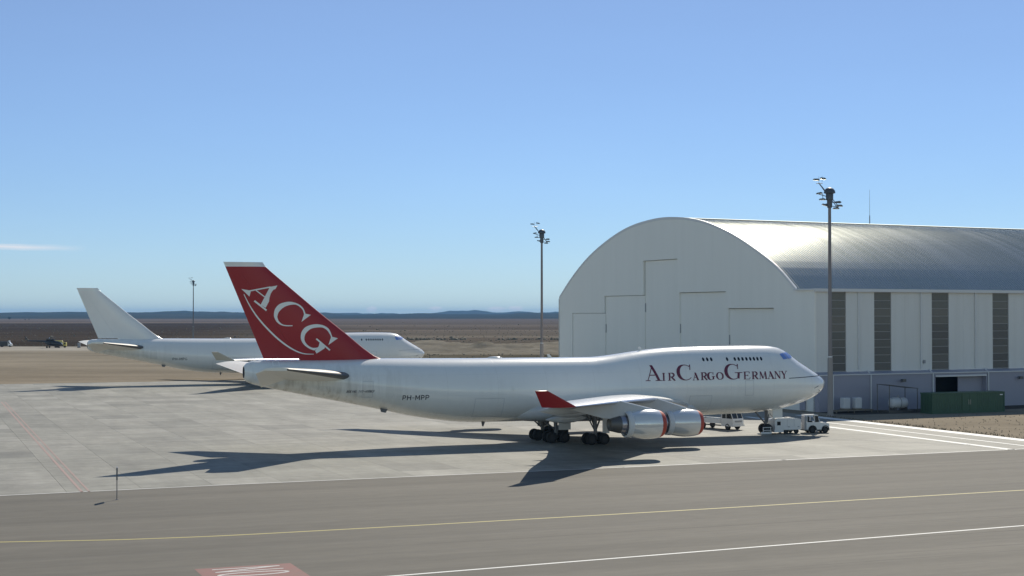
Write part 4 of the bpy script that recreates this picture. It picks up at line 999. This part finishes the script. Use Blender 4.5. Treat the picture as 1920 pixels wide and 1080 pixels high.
def light_mast(loc, label):
    t = thing('floodlight_mast', label, 'light mast', loc, 0, 'floodlight masts round the apron')
    mb = MB(); mb.revolve([(8.0, .275), (14, .255), (20, .235), (30.2, .20)], (0, 0, 0), (0, 0, 1), 14, 0, True, True); mb.build('pole', M['mast'], t, 40)
    mb = MB(); mb.revolve([(0, .55), (.08, .55), (.081, .40), (7.95, .355), (8.0, .29)], (0, 0, 0), (0, 0, 1), 14, 0, True, True); mb.build('foot', M['mast_base'], t, 40)
    mb = MB(); mb.revolve([(8.02, .31), (8.2, .31), (8.2, .28)], (0, 0, 0), (0, 0, 1), 14); mb.build('collar', M['trim'], t, 40)
    mb = MB(); mb.revolve([(28.6, .32), (28.9, .36), (29.6, .36), (29.7, .5), (30.6, .52), (30.9, .3)], (0, 0, 0), (0, 0, 1), 14); hd = mb.build('head_carriage', M['lamp_grey'], t, 40)
    mb = MB(); mb.revolve([(30.55, .62), (30.62, .80), (30.95, .74), (31.25, .5), (31.38, .15), (31.4, .02)], (0, 0, 0), (0, 0, 1), 18, 0, True, True); mb.build('dome_cap', M['lamp_grey'], hd, 50)
    q_ = lambda x, y, z: (x * .8, y, 32 - (32 - z) * .72 if z < 32 else z)
    mb = MB()
    for yy in (-.55, .55):
        mb.tube(q_(-.25, yy * .6, 29.7), (-1.6 + .28 * int(yy > 0), yy, 32.0), .055, None, 6); mb.tube(q_(.2, yy * .6, 29.2), q_(1.45, yy, 27.4), .055, None, 6)
    mb.tube(q_(-2.35, -.55, 31.85), q_(-1.1, .55, 32.0), .05, None, 6); mb.tube(q_(-1.9, 0, 29.9), q_(-.1, 0, 29.3), .05, None, 6); mb.tube(q_(-1.5, -.3, 28.9), q_(-.1, -.3, 28.7), .05, None, 6); mb.tube(q_(.1, 0, 28.3), q_(1.9, .1, 28.2), .05, None, 6); mb.tube(q_(.1, 0, 27.6), q_(1.5, -.2, 27.45), .05, None, 6); mb.tube(q_(-.9, .3, 27.9), q_(-.05, .2, 28.2), .05, None, 6)
    mb.tube(q_(-1.2, -.1, 29.9), q_(-1.2, -.2, 28.9), .045, None, 6)
    mb.build('bracket_arms', M['lamp_grey'], hd, 40)
    for x, y, z, rx, m in ((-2.45, -.6, 32.35, .1, 0), (-1.0, .55, 32.6, .2, 1), (-1.75, 0, 29.95, -.1, 1), (-1.35, -.35, 28.75, 0, 1), (1.55, .35, 28.3, 0, 1), (1.6, -.35, 27.55, .1, 0), (1.15, .2, 27.1, 0, 0), (-.75, .3, 27.75, .3, 0)):
        mb = MB(); Mx = Matrix.Translation(q_(x, y, z)) @ Matrix.Rotation(rx, 4, 'Y')
        mb.prism([(-.42, 0), (-.36, .16), (.2, .22), (.40, .10), (.42, 0)], -.26, .26, 0, 'y', Mx); fl = mb.build('floodlight', M['lamp_grey'], hd)
        mb = MB(); mb.box(-.40, .40, -.24, .24, -.05, -.002, 0, Mx); mb.build('lamp_glass', M['lamp_glass'], fl)
    mb = MB(); mb.tube(q_(-1.9, -.3, 32.0), q_(-1.9, -.3, 32.9), .02, None, 5); mb.tube(q_(-1.2, .3, 32.1), q_(-1.2, .3, 33.0), .02, None, 5); mb.build('lightning_rod', M['lamp_grey'], hd)
    return t


m0 = light_mast((43.7, 205.2, -.06), 'tallest-looking floodlight mast, standing in front of the hangar side wall')
dup(m0, (6.1, 305.7, -.06), 'floodlight mast seen just left of the hangar gable')
dup(m0, (-160.5, 751.9, -.06), 'small distant floodlight mast left of the red tail')

# ------------------------------------------------------------------ things by the hangar
HM = Matrix.Rotation(R(26), 4, 'Z'); HO = Vector((43.3, 213.8, -.06))


def hp(x, y, z=0.): p = HO + HM @ Vector((x, y, 0)); return (p.x, p.y, -.06 + z)


t = thing('shipping_container', 'long dark green container standing along the hangar side wall', 'container', (58.7, 208.8, -.06), R(24))
CL, CW, CH = 13.0, 2.6, 2.9
mb = MB(); mb.box(0.06, CL - .06, .06, CW - .06, .16, CH - .04); mb.build('shell', M['green'], t)
k_ = 40
for q in range(k_):
    x0 = .12 + (CL - .24) * q / k_
    if 5.2 < x0 < 7.8: continue
    mb = MB(); mb.prism([(x0 + .02, .058), (x0 + .08, .01), (x0 + .2, .01), (x0 + .27, .058)], .3, CH - .2, 0, 'z'); mb.build('side_rib', M['green'], t)
for x0 in (5.32, 6.62): mb = MB(); mb.box(x0, x0 + 1.26, .0, .057, .3, CH - .2); dr = mb.build('door', M['green'], t); mb = MB(); hx = x0 + (1.12 if x0 < 6 else .14); mb.tube((hx, -.05, 1.2), (hx, -.05, 1.9), .025, None, 6); mb.build('door_handle', M['bare'], dr)
mb = MB()
for x0, x1, y0, y1, z0, z1 in ((0, CL, 0, .055, 0, .155), (0, CL, 0, .055, CH - .16, CH), (0, CL, CW - .055, CW, 0, .155), (0, CL, CW - .055, CW, CH - .16, CH), (0, .055, .056, CW - .056, 0, .155), (0, .055, .056, CW - .056, CH - .16, CH), (CL - .055, CL, .056, CW - .056, 0, .155), (CL - .055, CL, .056, CW - .056, CH - .16, CH), (0, .11, 0, .055, .157, CH - .162), (CL - .11, CL, 0, .055, .157, CH - .162)): mb.box(x0, x1, y0, y1, z0, z1)
mb.build('frame', M['green'], t)
mb = MB(); mb.box(CL - .9, CL - .35, -.008, -.001, CH - .5, CH - .35); mb.build('data_plate', M['trim'], t)
for q in range(4): mb = MB(); mb.tube((-.03, .35 + q * .63, .25), (-.03, .35 + q * .63, CH - .25), .03, None, 6); mb.build('lock_rod', M['green'], t)

for i, (px_, lb) in enumerate((((47.3, 212.2), 'left of two white plastic bulk tanks by the hangar plinth'), ((49.05, 212.6), 'right of two white plastic bulk tanks by the hangar plinth'))):
    c = (px_[0], px_[1], -.06)
    t = thing('bulk_tank', lb, 'tank', c, R(26), 'white bulk tanks on the hangar step')
    mb = MB(); mb.box(-.6, .6, -.5, .5, .42, .56); mb.build('pallet', M['timber'], t)
    mb = MB(); mb.bbox(-.58, .58, -.48, .48, .57, 2.12, .09); mb.build('bottle', M['plastic_white'], t)
    mb = MB(); mb.revolve([(2.12, .16), (2.2, .16), (2.22, .02)], (0, 0, 0), (0, 0, 1), 12, 0, False, True); mb.build('lid', M['vgrey'], t)
mb = MB(); c = (48.2, 212.45, -.06)
t = thing('loading_step', 'low grey step under the two white bulk tanks', 'platform', c, R(26))
mb.box(-3.4, 3.4, -.8, .8, .28, .415); mb.build('deck', M['timber'], t)
for a in (-3.1, 0, 3.1):
    for b in (-.65, .65): mb = MB(); mb.box(a - .07, a + .07, b - .07, b + .07, 0, .279); mb.build('leg', M['timber'], t)
c = (55.0, 212.9, -.06)
t = thing('fuel_tank', 'white horizontal cylinder tank on a low cradle under a canopy', 'tank', c, R(26))
mb = MB(); mb.revolve([(-1.45, .1), (-1.42, .45), (-1.25, .7), (-.95, .8), (.95, .8), (1.25, .7), (1.42, .45), (1.45, .1)], (0, 0, 1.35), (1, 0, 0), 24, 0, True, True); mb.build('vessel', M['plastic_white'], t, 40)
for a in (-.02,): mb = MB(); mb.revolve([(a - .06, .805), (a - .06, .83), (a + .06, .83), (a + .06, .805)], (0, 0, 1.35), (1, 0, 0), 24); mb.build('strap', M['vgrey'], t)
mb = MB(); mb.box(-2.4, 2.4, -1.0, 1.0, 0, .3); mb.box(-1.1, -.8, -.7, .7, .302, .75); mb.box(.8, 1.1, -.7, .7, .302, .75); mb.build('cradle', M['dark_metal'], t)
mb = MB(); mb.tube((0, 0, 2.1), (0, 0, 2.4), .1, None, 8); mb.build('filler_cap', M['vgrey'], t)
t = thing('canopy', 'small open canopy with sloping sheet roof over the white tank', 'shelter', (55.0, 212.9, -.06), R(26))
mb = MB(); mb.prism([(-2.6, 3.95), (2.7, 3.35), (2.7, 3.43), (-2.6, 4.03)], -1.2, 1.6); mb.build('roof_sheet', M['dark_metal'], t)
for a, zz in ((-2.5, 3.93), (2.55, 3.35)):
    for b in (-1.1, 1.5): mb = MB(); mb.tube((a, b, 0), (a, b, zz), .06, None, 8); mb.build('post', M['dark_metal'], t)

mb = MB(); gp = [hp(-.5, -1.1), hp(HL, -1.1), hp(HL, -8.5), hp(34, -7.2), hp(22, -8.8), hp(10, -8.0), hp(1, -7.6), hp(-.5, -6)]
mb.add([(p[0], p[1], -.05) for p in gp], [tuple(range(len(gp)))]); struct(mb.build('wall_shade_strip', M['wall_shade']))  # dark ground strip along the wall, deepens the hangar's shade by its colour

# ------------------------------------------------------------------ vehicles


def wheel(parent, x, y, r, wd=.24, side=1):
    mb = MB(); mb.revolve([(-wd / 2, r * .6), (-wd / 2, r * .85), (-wd * .32, r), (wd * .32, r), (wd / 2, r * .85), (wd / 2, r * .6)], (x, y, r), (0, 1, 0), 22); wv = mb.build('wheel', M['rubber'], parent, 40)
    mb = MB(); mb.revolve([(-wd * .42, .03), (-wd * .3, r * .3), (-wd * .46, r * .61)], (x, y, r), (0, 1, 0), 18, 0, True); mb.revolve([(wd * .46, r * .61), (wd * .3, r * .3), (wd * .42, .03)], (x, y, r), (0, 1, 0), 18, 0, False, True); mb.build('rim', M['hub'], wv, 40)


# ground power trailer
t = thing('ground_power_unit', 'white wheeled ground power trailer beside the nose wheels', 'trailer', (31.75, 174.3, 0), R(18))
mb = MB(); prof = [(-1.72, .5), (1.62, .5), (1.66, .62), (1.66, 1.55), (1.55, 1.72), (.9, 1.80), (-1.0, 1.80), (-1.55, 1.72), (-1.72, 1.52)]
mb.prism(prof, -.95, .95); mb.build('body', M['vwhite'], t, 30)
mb = MB(); mb.box(-1.78, -.62, -.97, .97, .22, .498); mb.build('skirt', M['vwhite'], t)
mb = MB(); mb.box(-.6, 1.64, -.97, -.9, .47, .80); mb.build('side_panel', M['vwhite'], t)
mb = MB(); mb.box(-1.45, -1.0, -.965, -.951, 1.02, 1.45); mb.build('control_panel', M['dark'], t)
for a in (-.15, .75): mb = MB(); mb.box(a - .012, a + .012, -.958, -.951, .85, 1.66); mb.build('panel_seam', M['vgrey'], t)
for a in (-.05, 1.2): mb = MB(); mb.box(a, a + .22, -.985, -.951, .78, .86); mb.build('latch', M['vgrey'], t)
for a, b in ((-.2, -.72), (1.15, -.72), (-.2, .72), (1.15, .72)): wheel(t, a, b, .30, .2)
mb = MB(); mb.box(-1.3, 1.4, -.6, .6, .30, .469); mb.build('chassis', M['dark_metal'], t)
mb = MB(); mb.tube((1.66, 0, .42), (2.75, 0, .45), .035, None, 6); mb.tube((-1.5, -.2, 1.7), (-1.75, .2, 2.35), .03, None, 6); mb.build('tow_bar', M['vgrey'], t)
mb = MB(); mb.box(.2, .75, -.4, .4, 1.802, 1.86); mb.build('exhaust_hood', M['vgrey'], t)
# low frame in front of the nose wheels
t = thing('wheel_guard_frame', 'small white metal frame set down against the nose wheels', 'stand', (29.1, 172.75, 0), R(21))
mb = MB(); mb.box(-.68, .72, -.5, .4, .05, .12); mb.build('base_plate', M['vwhite'], t)
for z in (.45, .78): mb = MB(); mb.box(-.35, .70, -.5, -.44, z, z + .07); mb.build('rail', M['vwhite'], t)
for a in (-.35, .64): mb = MB(); mb.box(a, a + .06, -.438, -.38, .121, .86); mb.build('upright', M['vwhite'], t)
mb = MB(); mb.box(-.68, .72, -.56, -.502, .13, .32); mb.build('toe_board', M['vwhite'], t)

# small tow tractor with half cab
t = thing('tow_tractor', 'small white half-cab tow tractor in front of the jet nose', 'tractor', (35.55, 175.3, 0), R(12))
mb = MB(); mb.prism([(-1.4, .42), (1.42, .42), (1.46, .55), (1.44, 1.02), (1.36, 1.12), (.38, 1.22), (.28, 1.28), (-1.4, 1.28)], -.72, .72); bd = mb.build('body', M['vwhite'], t, 30)
mb = MB(); mb.box(1.0, 1.44, -.5, .5, .48, .95); mb.build('grille', M['vgrey'], t)
mb = MB()
for y in (-.66, .66):
    mb.tube((-1.3, y, 1.28), (-1.3, y, 2.05), .045, None, 6); mb.tube((-.35, y, 1.28), (-.35, y, 2.05), .04, None, 6); mb.tube((.30, y, 1.25), (-.02, y, 2.05), .045, None, 6)
    mb.tube((-1.3, y, 2.05), (0, y, 2.05), .045, None, 6)
mb.build('cab_frame', M['vwhite'], t)
mb = MB(); mb.bbox(-1.42, .06, -.76, .76, 2.05, 2.13, .03); mb.build('cab_roof', M['vwhite'], t)
mb = MB(); mb.prism([(.27, 1.3), (.29, 1.3), (-.01, 2.03), (-.03, 2.03)], -.62, .62); mb.build('windscreen', M['glass'], t)
mb = MB(); mb.box(-.33, .1, -.70, -.68, 1.3, 1.98); mb.build('side_window', M['glass'], t)
mb = MB(); mb.box(-1.62, -1.405, -.68, .3, .4, 2.0); mb.build('rear_panel', M['vgrey'], t)
mb = MB(); mb.bbox(-1.08, -.95, -.45, -.1, 1.30, 1.95, .05); mb.bbox(-1.0, -.5, -.45, -.1, 1.285, 1.42, .05); mb.build('seat', M['dark'], t)
for a in (-.66, .95):
    for b in (-.66, .66): wheel(t, a, b, .42 if a < 0 else .38, .26)
for a, r in ((-.66, .5), (.95, .46)):
    pts = [(a + r * math.cos(R(q)), .42 + r * math.sin(R(q))) for q in range(0, 181, 20)] + [(a + (r - .06) * math.cos(R(q)), .42 + (r - .06) * math.sin(R(q))) for q in range(180, -1, -20)]
    for y in (-.82, .56): mb = MB(); mb.prism(pts, y, y + .26); mb.build('mudguard', M['dark'], t)
mb = MB()
for y in (-.5, .5): mb.revolve([(0, .1), (.04, .1), (.05, .02)], (1.45, y, .86), (1, 0, 0), 12, 0, True, True)
mb.build('headlight', M['lamp_glass'], t)
mb = MB(); mb.box(-1.7, 1.5, -.68, .68, .30, .419); mb.build('chassis', M['dark_metal'], t)

# utility truck with a low bed and tilted rack, under the nose
t = thing('utility_truck', 'white flatbed utility truck parked under the jet belly', 'truck', (25.3, 181.2, 0), R(-50))
mb = MB(); mb.prism([(.9, .45), (2.75, .45), (2.8, .6), (2.78, 1.28), (2.70, 1.38), (.9, 1.38)], -.95, .95); mb.build('cab', M['vwhite'], t, 30)
mb = MB(); mb.prism([(2.66, 1.382), (2.30, 2.28), (1.0, 2.28), (.92, 1.382)], -.88, .88); cb = mb.build('cab_glass', M['glass'], t)
mb = MB(); mb.bbox(.9, 2.42, -.93, .93, 2.282, 2.42, .04); mb.build('cab_roof', M['vwhite'], t)
mb = MB()
for y in (-.91, .86):
    mb.prism([(2.74, 1.382), (2.64, 1.382), (2.28, 2.281), (2.38, 2.281)], y, y + .05); mb.box(.90, 1.02, y, y + .05, 1.382, 2.281); mb.box(1.62, 1.7, y, y + .05, 1.382, 2.281)
mb.prism([(2.76, 1.382), (2.70, 1.382), (2.34, 2.281), (2.40, 2.281)], -.03, .03)
mb.build('cab_pillars', M['vwhite'], t)
mb = MB(); mb.box(2.8, 2.84, -.62, .62, .95, 1.14); mb.build('grille', M['vgrey'], t)
for y in (-.72, .72): mb = MB(); mb.box(2.8, 2.85, y - .15, y + .15, .82, .98); mb.build('headlight', M['lamp_glass'], t)
mb = MB(); mb.box(2.78, 2.92, -.98, .98, .45, .66); mb.build('bumper', M['vwhite'], t)
mb = MB(); mb.box(-4.2, .85, -.98, .98, .72, 1.28); mb.build('bed_side', M['vwhite'], t)
mb = MB(); mb.prism([(-4.1, 1.40), (.7, 2.1), (.7, 2.25), (-4.1, 1.55)], -.7, .7); mb.build('tilted_rack', M['dark'], t)
mb = MB()
for a, z in ((-3.0, 1.42), (.5, 1.95)):
    for y in (-.65, .65): mb.tube((a, y, 1.281), (a, y, z), .04, None, 6)
mb.build('rack_posts', M['vgrey'], t)
mb = MB(); mb.box(-4.1, 2.7, -.6, .6, .40, .449); mb.build('chassis', M['dark_metal'], t)
for a in (-2.1, 1.9):
    for b in (-.84, .84): wheel(t, a, b, .40, .24)
for y in (-1.12, 1.12): mb = MB(); mb.box(2.3, 2.4, y - .1, y + .1, 1.45, 1.75); mb.build('mirror', M['dark'], t)

# ------------------------------------------------------------------ far left: helicopter, yellow truck, dark van
t = thing('helicopter', 'dark helicopter parked on the far strip left of the white tail', 'helicopter', (-194.4, 628, -.06), R(-6))
mb = MB(); rg = []
for x, zc, rz, ry in ((-2.2, 2.6, .35, .3), (-1.6, 2.3, .95, .8), (0, 2.1, 1.25, 1.15), (2.2, 1.9, 1.2, 1.2), (4.0, 1.75, 1.0, 1.05), (5.2, 1.55, .65, .75), (5.8, 1.45, .2, .25)): rg.append([(x, ry * math.cos(2 * math.pi * i / 16), zc + rz * math.sin(2 * math.pi * i / 16)) for i in range(16)])
mb.loft(rg); mb.build('cabin', M['heli'], t, 40)
mb = MB(); mb.tube((-1.6, 0, 2.7), (-9.4, 0, 3.0), .5, .2, 12); mb.prism([(-8.9, 2.9), (-9.6, 2.8), (-10.9, 4.5), (-10.3, 4.6)], -.08, .08); mb.prism([(-8.2, 2.8), (-9.0, 2.8), (-9.0, 2.88), (-8.2, 2.88)], -1.3, 1.3); mb.build('tail_boom', M['heli'], t, 40)
mb = MB(); mb.bbox(-1.4, 2.0, -.6, .6, 3.2, 3.9, .15); mb.tube((0, 0, 3.9), (0, 0, 4.5), .14, None, 8); mb.build('engine_housing', M['heli'], t)
for q in range(4): mb = MB(); mb.box(.3, 6.9, -.17, .17, -.03, .03, 0, Matrix.Translation((0, 0, 4.4)) @ Matrix.Rotation(R(22 + 90 * q), 4, 'Z') @ Matrix.Rotation(R(2.5), 4, 'Y')); mb.build('rotor_blade', M['heli'], t)
for q in range(3): mb = MB(); mb.box(0, 1.1, -.02, .02, -.1, .1, 0, Matrix.Translation((-10.4, -.15, 4.1)) @ Matrix.Rotation(R(120 * q), 4, 'Y')); mb.build('tail_blade', M['heli'], t)
mb = MB(); mb.revolve([(0, .55), (.35, .45), (.55, .1)], (5.15, 0, 1.75), (1, 0, .1), 14, 0, False, True); mb.build('nose_cap', M['vwhite'], t, 50)
for x, y, r in ((4.2, 0, .28), (-.6, -1.3, .38), (-.6, 1.3, .38)): mb = MB(); mb.revolve([(-.14, .05), (-.14, r), (.14, r), (.14, .05)], (x, y, r), (0, 1, 0), 16, 0, True, True); mb.tube((x, y, r), (x, y * .6, 1.3), .07, None, 6); mb.build('landing_wheel', M['rubber'], t)
for x in (.8, 2.4): mb = MB(); mb.box(x - .45, x + .45, -1.24, -1.19, 2.1, 2.6); mb.build('cabin_window', M['glass'], t)
t = thing('tank_truck', 'dull yellow tank truck standing behind the dark helicopter', 'truck', (-192.6, 636, -.06), R(0))
t.scale = (.68, .68, .72)
mb = MB(); mb.revolve([(0, .2), (.1, 1.0), (.3, 1.15), (5.0, 1.15), (5.2, 1.0), (5.3, .2)], (-3.2, 0, 3.0), (1, 0, 0), 18, 0, True, True); mb.build('tank', M['yellow'], t, 40)
mb = MB(); mb.bbox(2.4, 4.3, -1.2, 1.2, .8, 3.1, .15); mb.build('cab', M['yellow'], t)
mb = MB(); mb.box(3.2, 4.0, -1.22, -1.202, 2.0, 2.8); mb.build('side_window', M['glass'], t)
mb = MB(); mb.box(-3.3, 4.2, -.8, .8, .7, 1.75); mb.build('chassis', M['dark_metal'], t)
for a in (-2.4, -1.2, 3.3):
    for b in (-1.05, 1.05): wheel(t, a, b, .5, .3)
t = thing('dark_van', 'dark van with white ends parked at the far left edge', 'van', (-219.8, 648, -.06), R(3))
mb = MB(); mb.prism([(-2.2, .5), (1.3, .5), (1.3, 2.45), (-2.2, 2.45)], -1.0, 1.0); mb.build('cargo_body', M['heli'], t)
mb = MB(); mb.prism([(1.32, .5), (2.9, .5), (2.9, 1.35), (2.4, 1.5), (1.9, 2.3), (1.32, 2.3)], -.98, .98); mb.build('cab', M['vwhite'], t)
mb = MB(); mb.box(-2.75, -2.22, -.95, .95, .5, 1.4); mb.build('tail_lift', M['vwhite'], t)
mb = MB(); mb.bbox(1.4, 2.0, -.5, .5, 2.302, 2.8, .1); mb.build('roof_box', M['vwhite'], t)
mb = MB(); mb.prism([(1.5, 1.45), (2.3, 1.45), (1.9, 2.15), (1.5, 2.15)], -1.0, -.985); mb.build('side_window', M['glass'], t)
for a in (-1.4, 2.1):
    for b in (-.88, .88): wheel(t, a, b, .4, .25)

# low posts and boxes along the far strip
for i, (x, y, lb) in enumerate(((-183.2, 632, 'grey cabinet standing right of the dark helicopter'),)):
    t = thing('equipment_cabinet', lb, 'cabinet', (x, y, -.06), 0)
    mb = MB(); mb.box(-.6, .6, -.4, .4, 0, .3); mb.build('plinth', M['dark_metal'], t); mb = MB(); mb.bbox(-.55, .55, -.36, .36, .301, 2.1, .05); mb.build('housing', M['vgrey'], t)

# ------------------------------------------------------------------ sign on its post, seen edge-on
t = thing('taxiway_sign', 'thin sign panel on a post seen edge-on at the taxiway edge', 'sign', (-29.49, 111.69, 0), math.atan2(111.69, -29.49) - .0)
mb = MB(); mb.tube((0, 0, .004), (0, 0, 1.55), .035, None, 8); mb.build('post', M['mast'], t)
mb = MB(); mb.box(-.42, .42, -.05, .05, 1.5, 2.42); mb.build('panel', M['sign_face'], t)
mb = MB(); mb.box(-.43, .43, .052, .058, 1.5, 2.42); mb.box(-.43, .43, -.058, -.052, 1.5, 2.42); mb.build('panel_face', M['trim'], t)
mb = MB(); mb.box(-.12, .12, -.12, .12, .004, .04); mb.build('base_plate', M['mast'], t)

# ------------------------------------------------------------------ air
hz = bpy.data.materials.new('haze air'); hz.use_nodes = True; nt = hz.node_tree; nt.nodes.remove(nt.nodes['Principled BSDF'])
pv = nt.nodes.new('ShaderNodeVolumePrincipled'); pv.inputs['Color'].default_value = (.25, .56, 1.0, 1); pv.inputs['Density'].default_value = 4.3e-5; pv.inputs['Anisotropy'].default_value = 0.0
nt.links.new(pv.outputs[0], nt.nodes['Material Output'].inputs['Volume'])
mb = MB(); mb.box(-24000, 24000, -4000, 24000, -3, 100); struct(mb.build('haze', hz), 'stuff')
